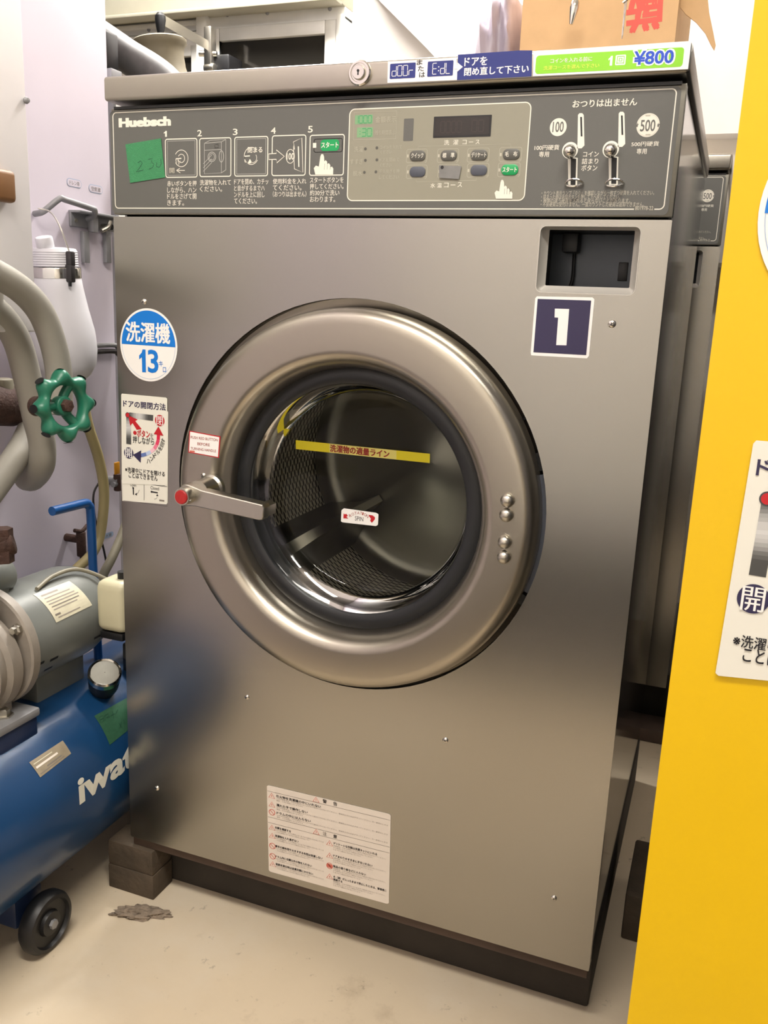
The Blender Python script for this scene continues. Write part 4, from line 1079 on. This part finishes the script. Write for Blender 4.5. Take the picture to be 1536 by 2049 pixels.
# ================================================================== things along the left wall
def wx(px, py, X=-.32): return at(px, py, 'x', X)
# white wall cabinet at the far left
cb = wx(75, 664, -.155)
b = MB(); b.box(-.3198, -.155, -.62, cb.y, cb.z, 1.42, 'cab_white', .003)
cab = put('wall_cabinet', b); tag(cab, 'white metal cabinet on the left wall, cut by the left edge', 'cabinet')
sp = wx(50, 201, -.155)
b = MB(); b.lathe([(.0035, 0), (.0045, .002), (.003, .0055), (.0003, .006)], sp, (1, 0, 0), 'galv', 16, True, True); put('screw', b, cab)
k0 = wx(-4, 371, -.155)
b = MB(); b.box(-.1555, -.140, k0.y - .05, k0.y + .017, k0.z - .020, k0.z + .019, 'brown_knob', .006, 3)
put('latch', b, cab, 'brown latch block')
# wall pills (printed plates)
for a_, b_, s in (((133, 358), (163, 375), 'ドレン排'), ((177, 371), (205, 386), '空気管')):
    p, q_ = wx(*a_), wx(*b_); z0 = (p.z + q_.z) / 2; hh = .0065
    d = D(lambda u, v, dd_: Vector((-.32 + dd_, u, v)), None, .0003)
    d.poly_uv(d.rr_pts((p.y, z0 - hh), (q_.y, z0 + hh), .0064), 'pale_line', 1); d.poly_uv(d.rr_pts((p.y + .001, z0 - hh + .001), (q_.y - .001, z0 + hh - .001), .0054), 'wall_lav', 2)
    d.text_uv(s, p.y + .006, z0 - .0035, q_.y - .006, z0 + .0035, 'grey_ink', 0, 3)
    putd('pipe_name_plate', d, wl)
# grab bar
g = [wx(67, 428), wx(83, 393), wx(157, 413), wx(168, 424)]
b = MB(); b.tube([Vector((-.318, g[0].y, g[0].z)), Vector((-.30, g[0].y, g[0].z + .004)), Vector((-.285, g[1].y, g[1].z - .004)), Vector((-.283, g[1].y + .012, g[1].z - .004)), Vector((-.285, g[2].y - .012, g[2].z - .004)), Vector((-.287, g[2].y, g[2].z - .006)), Vector((-.30, g[3].y, g[3].z - .006)), Vector((-.318, g[3].y, g[3].z - .012))], .0048, 'galv', 12, 5)
tag(put('grab_bar', b), 'grey steel grab bar on the lavender wall', 'handle')
# latch bracket
p0, p1 = wx(136, 417), wx(230, 472)
b = MB()
b.box(-.3198, -.314, p0.y, p1.y, p1.z + .006, p0.z - .004, 'galv', .001); b.box(-.3198, -.296, p0.y, p1.y, p0.z - .006, p0.z - .002, 'galv', .001)
brk = put('wall_bracket', b); tag(brk, 'grey metal latch bracket screwed to the wall beside the washer', 'bracket')
ym = p0.y + (p1.y - p0.y) * .36
b = MB(); b.box(-.314, -.302, ym - .003, ym + .010, p1.z, p0.z - .006, 'galv', .001); put('bracket_rib', b, brk)
b = MB(); b.cyl((-.314, ym + .035, p0.z - .022), (-.300, ym + .035, p0.z - .022), .005, 'satin', seg=20); b.tube([(-.303, ym + .018, p0.z - .030), (-.301, ym + .034, p0.z - .022), (-.301, ym + .040, p0.z - .012)], .0038, 'satin', 10); put('wing_screw', b, brk)
b = MB(); b.cyl((-.314, ym + .060, p0.z - .02), (-.3132, ym + .060, p0.z - .02), .005, 'black'); b.cyl((-.314, p0.y + .010, p0.z - .018), (-.312, p0.y + .010, p0.z - .018), .003, 'satin'); put('bracket_hole', b, brk)
for px in (172, 216):
    a_, c_ = wx(px, 468, -.312), wx(px, 526, -.312); b = MB(); b.box(-.318, -.310, a_.y - .008, a_.y + .006, c_.z, a_.z + .004, 'galv', .001); put('bracket_leg', b, brk)

# white plastic bottle with steel strap
b_lo, b_hi = wx(130, 745, -.262), wx(112, 535, -.262)
bax = (b_hi - b_lo).normalized(); BL_ = (b_hi - b_lo).length
b = MB()
b.lathe([(.012, -.030), (.022, -.018), (.040, -.004), (.049, .012), (.0525, .035), (.051, .065), (.044, BL_ * .6), (.038, BL_ - .03), (.0345, BL_ - .004), (.030, BL_)], b_lo, bax, 'bottle', 48, True, True)
bot = put('plastic_bottle', b, smooth=50); tag(bot, 'milky white plastic bottle strapped to the left wall', 'bottle')
b = MB()
pr_ = []
for k in range(7): pr_ += [(.0330, BL_ + .001 + k * .0035), (.0338, BL_ + .0022 + k * .0035)]
b.lathe(pr_ + [(.031, BL_ + .028), (.012, BL_ + .030)], b_lo, bax, 'bottle', 48, True, True); b.cyl(b_lo + bax * (BL_ + .026) + Vector((0, -.018, 0)), b_lo + bax * (BL_ + .044) + Vector((0, -.022, 0)), .013, 'bottle', bev=.003); put('bottle_cap', b, bot)
b = MB(); b.lathe([(.0362, BL_ - .016), (.0368, BL_ - .0155), (.0368, BL_ - .001), (.0362, BL_)], b_lo, bax, 'chrome', 48); put('strap', b, bot, 'shiny steel strap')
cc = b_lo + bax * (BL_ - .008); ca = math.atan2(CAM.y - cc.y, CAM.x - cc.x) + .55
cx, cy, zt = cc.x + .038 * math.cos(ca), cc.y + .038 * math.sin(ca), cc.z - .014
b = MB(); b.box(cx - .006, cx + .006, cy - .005, cy + .005, zt + .000, zt + .026, 'cable', .002); b.box(cx - .005, cx + .006, cy - .004, cy + .006, zt + .024, zt + .046, 'cable', .002); b.cyl((cx + .002, cy - .004, zt - .006), (cx + .002, cy - .004, zt + .002), .0025, 'black'); put('strap_clamp', b, bot, 'dark clamp of the strap')
w0 = wx(76, 417, -.30); b = MB(); b.tube([w0, wx(100, 424, -.28), wx(118, 450, -.24), Vector((cx, cy, zt + .045))], .0011, 'satin', 8); tag(put('wire', b), 'thin steel wire hanging from the grab bar to the bottle clamp', 'wire')

# thick grey hoses
hp_ = lambda px, py, X: at(px, py, 'x', X)
b = MB(); b.tube([hp_(-85, 515, -.115) + Vector((-.01, -.28, -.03)), hp_(-85, 515, -.115), hp_(-20, 542, -.115), hp_(40, 578, -.115), hp_(80, 622, -.115), hp_(104, 680, -.115), hp_(117, 740, -.115), hp_(119, 800, -.115), hp_(116, 830, -.115)], .0175, 'hose', 20, 8)
tag(put('thick_hose', b), 'outer grey hose arching down to the green handwheel', 'hose', 'thick grey hoses')
b = MB(); b.tube([hp_(-70, 560, -.165) + Vector((0, -.30, -.14)), hp_(-70, 560, -.165), hp_(-20, 612, -.165), hp_(12, 645, -.165), hp_(37, 690, -.165), hp_(58, 770, -.165), hp_(71, 830, -.165), hp_(84, 885, -.165), hp_(83, 930, -.175), hp_(66, 956, -.215), hp_(54, 958, -.255)], .0185, 'hose', 20, 8)
tag(put('thick_hose', b), 'inner grey hose running down and curling to the left below the handwheel', 'hose', 'thick grey hoses')
b = MB(); b.tube([hp_(60, 862, -.214), hp_(44, 895, -.206), hp_(14, 940, -.200), hp_(-34, 1005, -.195), hp_(-84, 1070, -.195), hp_(-84, 1070, -.195) + Vector((-.03, -.20, -.10)), hp_(-84, 1070, -.195) + Vector((-.085, -.30, -.12))], .0185, 'hose', 20, 8)
tag(put('thick_hose', b), 'short dark grey hose slanting down to the left edge behind the inner hose', 'hose', 'thick grey hoses')

# valve with green handwheel
vc = at(128, 812, 'x', -.055); va = Vector((.985, -.13, .10)).normalized()
val = thing('gate_valve', vc - va * .03, 'iron gate valve with green lobed handwheel by the grey hoses', 'valve')
b = MB(); R0 = .034; u_ = va.orthogonal().normalized(); w_ = va.cross(u_)
ring = []
N_ = 84
for i in range(N_):
    t = 2 * pi * i / N_; rad = R0 + .0026 * math.cos(8 * t); tu = .0082 + .0026 * math.cos(8 * t)
    c = vc + (u_ * math.cos(t) + w_ * math.sin(t)) * rad
    rdir = u_ * math.cos(t) + w_ * math.sin(t)
    ring.append([c + rdir * math.cos(k * pi / 7) * tu + va * math.sin(k * pi / 7) * (.0105 + .0015 * math.cos(8 * t)) for k in range(14)])
ring.append(ring[0]); b.loft(ring, 'wheel_green')
for k in range(3):
    t = 2 * pi * k / 3 + .3; c1 = vc + (u_ * math.cos(t) + w_ * math.sin(t)) * (R0 - .002)
    b.tube([vc - va * .006, vc.lerp(c1, .5) - va * .006, c1], .0062, 'wheel_green', 12, 4)
b.cyl(vc - va * .012, vc + va * .003, .0125, 'wheel_green', bev=.002)
hw_ = put('handwheel', b, val, 'green lobed cast handwheel', smooth=50)
b = MB(); b.cyl(vc + va * .002, vc + va * .010, .0085, 'rust', seg=6, bev=.0015); put('wheel_nut', b, hw_, 'rusty brown centre nut')
for k in range(8):
    t = 2 * pi * k / 8
    rdir = u_ * math.cos(t) + w_ * math.sin(t); c = vc + rdir * (R0 + .0068)
    d = D(lambda a_, b_, dd_: vc + rdir * (R0 + .0133 + dd_) + va * a_ + va.cross(rdir) * b_, None, .0002)
    d.poly_uv([(.0072 * math.cos(q_ * pi / 8), .0055 * math.sin(q_ * pi / 8)) for q_ in range(16)], 'black', 1)
    putd('rim_pocket', d, hw_, 'dark hollow in a rim lobe')
b = MB(); b.cyl(vc - va * .010, vc - va * .040, .0052, 'rust'); b.cyl(vc - va * .030, vc - va * .045, .011, 'rust', seg=6); b.cyl(vc - va * .045, vc - va * .0545, .013, 'rust', bev=.002)
put('valve_body', b, val, 'rusty iron valve stem and bonnet')
# rusty valve body behind the hoses, at the left edge
rv = wx(-8, 800, -.24)
b = MB(); b.cyl(rv + Vector((0, -.05, 0)), rv + Vector((0, .035, -.012)), .030, 'rust', bev=.006); b.cyl(rv + Vector((0, .01, -.02)), rv + Vector((.0, .01, .03)), .018, 'hose_b', bev=.004); b.cyl(rv + Vector((0, 0, .0)), (-.32, rv.y, rv.z), .014, 'rust')
tag(put('pipe_union', b), 'dark rusty pipe union behind the grey hoses at the left edge', 'pipe fitting')

# small hoses, cables and taps below
b = MB(); b.tube([wx(166, 800, -.22), wx(176, 850, -.22), wx(198, 920, -.22), wx(208, 985, -.22), wx(202, 1060, -.22), wx(186, 1105, -.22), wx(150, 1142, -.225), wx(120, 1175, -.23)], .0085, 'hose_y', 14, 8)
tag(put('yellowed_hose', b), 'yellowed rubber hose hanging behind the blue pull handle', 'hose')
b = MB(); b.tube([wx(205, 955, -.23), wx(188, 985, -.23), wx(188, 1020, -.23), wx(195, 1060, -.23), wx(205, 1090, -.23), wx(213, 1130, -.23), wx(214, 1165, -.23)], .0018, 'cable', 8, 6)
tag(put('thin_cable', b), 'thin dark cable looping beside the yellowed hose', 'cable')
b = MB(); b.tube([wx(255, 1040, -.16), wx(240, 1080, -.16), wx(222, 1120, -.16), wx(206, 1152, -.165), wx(196, 1190, -.17)], .0075, 'hose_b', 12, 8)
tag(put('beige_hose', b), 'beige hose slanting behind the lower left edge of the washer', 'hose')
for y in (692, 705):
    a_ = wx(190, y, -.31); b = MB(); b.tube([(-.312, a_.y - .02, a_.z), (-.312, a_.y + .05, a_.z), (-.312, a_.y + .066, a_.z - .006), (-.30, a_.y + .074, a_.z - .03), (-.30, a_.y + .075, a_.z - (.12 if y > 700 else .06))], .0042, 'galv' if y < 700 else 'cable', 10, 6)
    tag(put('wall_pipe', b), 'upper thin grey pipe behind the bottle' if y < 700 else 'lower dark pipe bending down beside the washer edge', 'pipe')
tp = wx(151, 1078, -.30)
b = MB(); b.cyl((-.32, tp.y, tp.z), (-.285, tp.y, tp.z), .007, 'rust', seg=14); b.cyl((-.288, tp.y, tp.z - .03), (-.288, tp.y, tp.z + .014), .008, 'rust', bev=.002); b.tube([(-.288, tp.y - .016, tp.z + .02), (-.286, tp.y, tp.z + .016), (-.288, tp.y + .018, tp.z + .022)], .0035, 'rust', 8); b.cyl((-.288, tp.y + .004, tp.z - .045), (-.288, tp.y, tp.z - .02), .0048, 'rust')
tag(put('wall_tap', b), 'small corroded tap on the wall left of the blue handle', 'tap')
tq = wx(226, 962, -.31)
b = MB(); b.cyl((-.32, tq.y, tq.z), (-.296, tq.y, tq.z), .008, 'galv', seg=14); b.cyl((-.30, tq.y, tq.z - .018), (-.30, tq.y, tq.z + .014), .007, 'rust', bev=.002); b.cyl((-.30, tq.y - .014, tq.z - .004), (-.30, tq.y + .02, tq.z - .004), .005, 'galv')
vt = put('wall_valve', b); tag(vt, 'small grey valve on the wall beside the door instruction sticker', 'valve')
b = MB(); b.box(-.3025, -.2995, tq.y - .006, tq.y + .008, tq.z + .012, tq.z + .036, 'tag', .001); put('valve_tag', b, vt, 'amber plastic tag')
d0 = wx(213, 1072, -.32); d = D(lambda u, v, dd_: Vector((-.32 + dd_, u, v)), None, .0003)
d.poly_uv(d.rr_pts((d0.y - .02, d0.z - .005), (d0.y + .02, d0.z + .005), .0048), 'pale_line', 1); d.text_uv('給水管', d0.y - .014, d0.z - .003, d0.y + .014, d0.z + .003, 'grey_ink', 0, 3); putd('pipe_name_plate', d, wl)
# cream bottle of the compressor, half hidden by the washer edge
c0 = at(238, 1192, 'x', -.045)
b = MB(); b.box(c0.x - .026, c0.x + .024, c0.y - .022, c0.y + .030, c0.z - .050, c0.z + .026, 'canister', .012, 4)
cn = put('condensate_bottle', b, comp, 'cream plastic bottle', smooth=60)
b = MB(); b.cyl((c0.x + .004, c0.y + .004, c0.z + .024), (c0.x + .004, c0.y + .004, c0.z + .036), .007, 'black', seg=20); put('bottle_cap', b, cn, 'black cap')
b = MB(); b.box(c0.x - .022, c0.x + .018, c0.y - .018, c0.y + .040, c0.z - .062, c0.z - .050, 'black', .003); b.box(c0.x - .006, c0.x + .012, c0.y + .024, c0.y + .040, TZ + .06, c0.z - .055, 'black', .003); b.box(c0.x - .010, c0.x + .018, c0.y + .016, c0.y + .044, c0.z - .105, c0.z - .080, 'dark_in', .003); put('bottle_bracket', b, comp, 'black bracket and valve under the bottle')

# ================================================================== back of the room
BYW = 1.598
def bp(px, py, Y=BYW): return at(px, py, 'y', Y)
# cream channel beam above the window
q0, q1 = bp(205, 52, 1.54), bp(690, 12, 1.54)
b = MB(); zz = (q0.z + q1.z) / 2
b.box(-1.6, q1.x, 1.50, BYW, zz, zz + .22, 'beam', .003); b.box(-1.6, q1.x, 1.47, 1.52, zz - .004, zz + .006, 'beam', .002)
struct('trim_1', b)
# aluminium window
wl0, wr0 = bp(440, 160), bp(702, 130)
zf = bp(570, 52).z
win_bm = MB(); win_bm.box(-1.6, wr0.x, 1.545, BYW, zf - .01, zz + .002, 'alu', .002)
win_bm.box(wr0.x - .02, wr0.x, 1.53, BYW, .9, zf, 'alu', .002); win_bm.box(-1.6, wr0.x, 1.54, BYW, .86, .90, 'alu', .002)
win = struct('window_1', win_bm)
xm = wl0.x
def sash(x0, x1, z0, z1, y, par, fw=.035):
    b = MB(); b.box(x0, x0 + fw, y, y + .035, z0, z1, 'alu', .003); b.box(x1 - fw, x1, y, y + .035, z0, z1, 'alu', .003); b.box(x0 + fw, x1 - fw, y, y + .035, z1 - fw, z1, 'alu', .003); b.box(x0 + fw, x1 - fw, y, y + .035, z0, z0 + fw, 'alu', .003)
    o = put('window_sash', b, par); 
    b = MB(); b.box(x0 + fw - .004, x1 - fw + .004, y + .014, y + .020, z0 + fw - .004, z1 - fw + .004, 'glass_dark'); put('pane', b, o, 'dark glass pane')
    return o
sash(xm, wr0.x - .022, .90, zf - .012, 1.535, win)
b = MB(); b.box(xm - .035, xm - .002, 1.52, 1.56, .9, zf + .03, 'alu', .003); put('window_post', b, win)
zl_ = bp(330, 120).z
sash(-1.0, xm - .036, .90, zl_ + .02, 1.54, win, .03)
b = MB()
b.box(-1.6, xm - .036, 1.55, BYW, zl_ + .022, zf - .012, 'wall_white')
for py in (66, 88): zq = bp(300, py).z; b.box(-1.6, xm - .036, 1.535, 1.552, zq - .006, zq + .006, 'alu', .001)
put('upper_panel', b, win, 'white panel with thin metal rails')
for px, py in ((298, 60), (400, 56), (455, 30), (535, 26), (660, 18), (560, 12)):
    p = bp(px, py, 1.545); b = MB(); b.lathe([(.006, 0), (.005, .004), (.0005, .006)], (p.x, 1.5455, p.z), (0, -1, 0), 'galv', 12, True, True); put('rivet', b, win)
# stay arm with black knob
s0, s1, s2 = at(326, 40, 'y', 1.25), at(330, 42, 'y', 1.26), at(418, 92, 'y', 1.45)
b = MB()
dv = (s2 - s1); b.loft([[p_ + Vector((0, 0, z_)) + Vector((0, y_, 0)) for z_, y_ in ((-.013, 0), (.013, 0), (.013, .008), (-.013, .008))] for p_ in (s1 - dv * .03, s2)], 'satin', True, True, True)
b.box(s2.x - .012, s2.x + .012, s2.y - .01, s2.y + .02, s2.z - .075, s2.z + .05, 'satin', .003); b.cyl((s2.x + .02, s2.y + .01, s2.z - .02), (s2.x - .03, s2.y - .005, s2.z - .02), .008, 'satin', seg=12)
b.box(s2.x, s2.x + .06, s2.y + .01, 1.54, s2.z - .08, s2.z - .02, 'black', .006); b.cyl((s2.x - .012, s2.y, s2.z - .06), (s2.x + .02, s2.y, s2.z - .06), .014, 'satin', bev=.003)
arm = put('stay_arm', b, win, 'flat metal window stay arm')
b = MB(); b.lathe([(.008, -.008), (.014, 0), (.0145, .010), (.012, .026), (.008, .042), (.007, .046)], s0 + Vector((0, -.012, .006)), (0, 0, -1), 'black', 24, True, True); b.cyl(s0 + Vector((0, -.012, -.07)), s0 + Vector((0, -.012, -.045)), .007, 'satin'); put('stay_knob', b, arm, 'black plastic knob')

# grey exhaust pipe and khaki boot left behind the washer
p = [at(60, -22, 'y', .60), at(205, 78, 'y', .57), at(255, 113, 'y', .56), at(335, 169, 'y', .55)]
b = MB(); b.tube([p[0], p[1], p[2], p[3], p[3] + Vector((.07, -.01, -.09)), p[3] + Vector((.09, -.01, -.2)), Vector((p[3].x + .09, p[3].y - .01, FZ))], .031, 'pipe_grey', 28, 8)
tag(put('exhaust_pipe', b), 'thick mottled grey pipe slanting down behind the lid', 'pipe')
bcn = at(318, 80, 'y', .75)
b = MB(); b.lathe([(.052, 0), (.056, -.003), (.056, -.010), (.050, -.016), (.047, -.03), (.048, -.055), (.055, -.085), (.075, -.105), (.09, -.12), (.09, -.14 - (bcn.z - .14 - FZ))], bcn, Vector((-.10, -.06, 1)), 'boot', 40, True)
for v in b.bm.verts:
    if v.co.z < FZ + .2: v.co.z = max(v.co.z, FZ)
tag(put('duct_boot', b, smooth=50), 'khaki flanged duct boot under the window', 'duct')
k_ = at(214, 100, 'y', .45); b = MB(); b.box(k_.x - .05, k_.x + .006, .440, .475, k_.z - .03, k_.z + .03, 'black', .004); b.box(k_.x - .02, k_.x + .012, .445, .475, k_.z - .058, k_.z - .03, 'galv', .002); b.box(-.40, k_.x - .01, .475, .485, FZ, k_.z + .02, 'galv', .002)
tag(put('pipe_clamp', b), 'black clamp block on a steel post beside the grey pipe', 'clamp')

# white hood on the right of the window
h_ = [bp(708, 160, 1.40), bp(723, -30, 1.40)]
x0 = bp(712, 60, 1.40).x
a1 = bp(742, 0, 1.40); a2 = bp(862, 85, 1.40)
b = MB()
b.box(x0, 1.4, 1.40, BYW, .9, a1.z + .30, 'wall_white', .003)
struct('trim_2', b)
b = MB()
hz = [(x0 + .02, a1.z + .25), (x0 + .02, a1.z + .05), (a1.x, a1.z + .02), (a2.x, a2.z - .02), (a2.x + .25, a2.z - .25), (1.35, a2.z - .25), (1.35, a1.z + .25)]
b.loft([[Vector((u, 1.33, v)) for u, v in hz], [Vector((u, 1.3995, v)) for u, v in hz]], 'cab_white', True, True, True)
tag(put('duct_hood', b), 'white sheet metal hood with sloping edge right of the window', 'hood')

# cardboard box on top of the rear washer
rz = ZT + .035 + .0008
c0, c1 = at(1042, 60, 'y', .86), at(1354, 40, 'y', .86)
bx0, bx1 = c0.x, c1.x
carton = thing('cardboard_box', ((bx0 + bx1) / 2, 1.02, rz), 'open cardboard box with upside down red lettering on the rear washer', 'box')
b = MB(); bh = .36; t_ = .004
b.box(bx0, bx1, .86, .86 + t_, rz, rz + bh, 'card'); b.box(bx0, bx1, 1.18, 1.18 + t_, rz, rz + bh, 'card'); b.box(bx0, bx0 + t_, .864, 1.18, rz, rz + bh, 'card'); b.box(bx1 - t_, bx1, .864, 1.18, rz, rz + bh, 'card'); b.box(bx0, bx1, .86, 1.184, rz, rz + t_, 'card')
put('box_body', b, carton)
fl = [at(px_, py_, 'y', .90) for px_, py_ in ((1340, -25), (1340, 14), (1372, 28), (1392, 42), (1410, 62), (1421, 84), (1428, 95), (1431, 84), (1426, 58), (1418, 20), (1414, -25))]
for k_ in (0, 1): fl[k_].x = bx1 - .002
b = MB(); b.loft([[Vector((p_.x, .900 + .02 * (p_.x - bx1) / .07, p_.z)) for p_ in fl], [Vector((p_.x, .904 + .02 * (p_.x - bx1) / .07, p_.z)) for p_ in fl]], 'card', True, True, True)
put('side_flap', b, carton, 'bent side flap')
d = D(front_map(.8598)); u, v = bx0 + (bx1 - bx0) * .80, at(1290, 12, 'y', .86).z
ku = at(1330, 20, 'y', .86).x - at(1255, 20, 'y', .86).x
d.text_uv('厳', u - ku / 2, v - ku * .62, u + ku / 2, v + ku * .62, 'card_red', .03, 1, pi + .06)
putd('red_print', d, carton, 'red printed character upside down')
# lilac bag left of the box
b = bmesh.new(); bmesh.ops.create_icosphere(b, subdivisions=4, radius=1)
bc0 = at(1020, 40, 'y', .93)
for v_ in b.verts:
    c = v_.co.copy(); k = 1 + .16 * NZ.noise(c * 2.2) + .05 * math.sin(14 * (c.x + .4 * c.z)); v_.co = Vector((c.x * .055 * k, c.y * .10 * k, (c.z * .5 + .5) * .36 * k))
zm = min(v_.co.z for v_ in b.verts)
b.transform(Matrix.Translation((bx0 - .062, .98, rz - zm)))
mb = MB(); mb.add(b, 'bag'); tag(put('plastic_bag', mb, smooth=70), 'pleated lilac plastic bag left of the cardboard box', 'bag')
# small steel hook hanging before the box
hk = at(1148, 12, 'y', .80)
b = MB(); b.tube([hk + Vector((0, .005, .9)), hk + Vector((0, .004, .05)), hk + Vector((0, 0, .02)), hk + Vector((.004, -.004, .008))], .0012, 'chrome', 8, 6); b.lathe([(.0035, .012), (.0075, .006), (.0082, -.004), (.0048, -.022), (.003, -.03)], hk + Vector((.001, 0, 0)), (.12, 0, 1), 'chrome', 20, True, True)
tag(put('hanging_hook', b), 'small steel hook hanging in front of the cardboard box', 'hook')
hk2 = at(1250, 3, 'y', .80)
b = MB(); b.tube([hk2 + Vector((0, 0, .9)), hk2 + Vector((0, 0, .004)), hk2 + Vector((.003, -.002, -.001))], .001, 'chrome', 8, 4); b.cyl(hk2 + Vector((.004, 0, .003)), hk2 + Vector((-.003, 0, -.002)), .0022, 'chrome'); tag(put('hanging_wire', b), 'thin wire with a crimp hanging before the red lettering', 'wire')
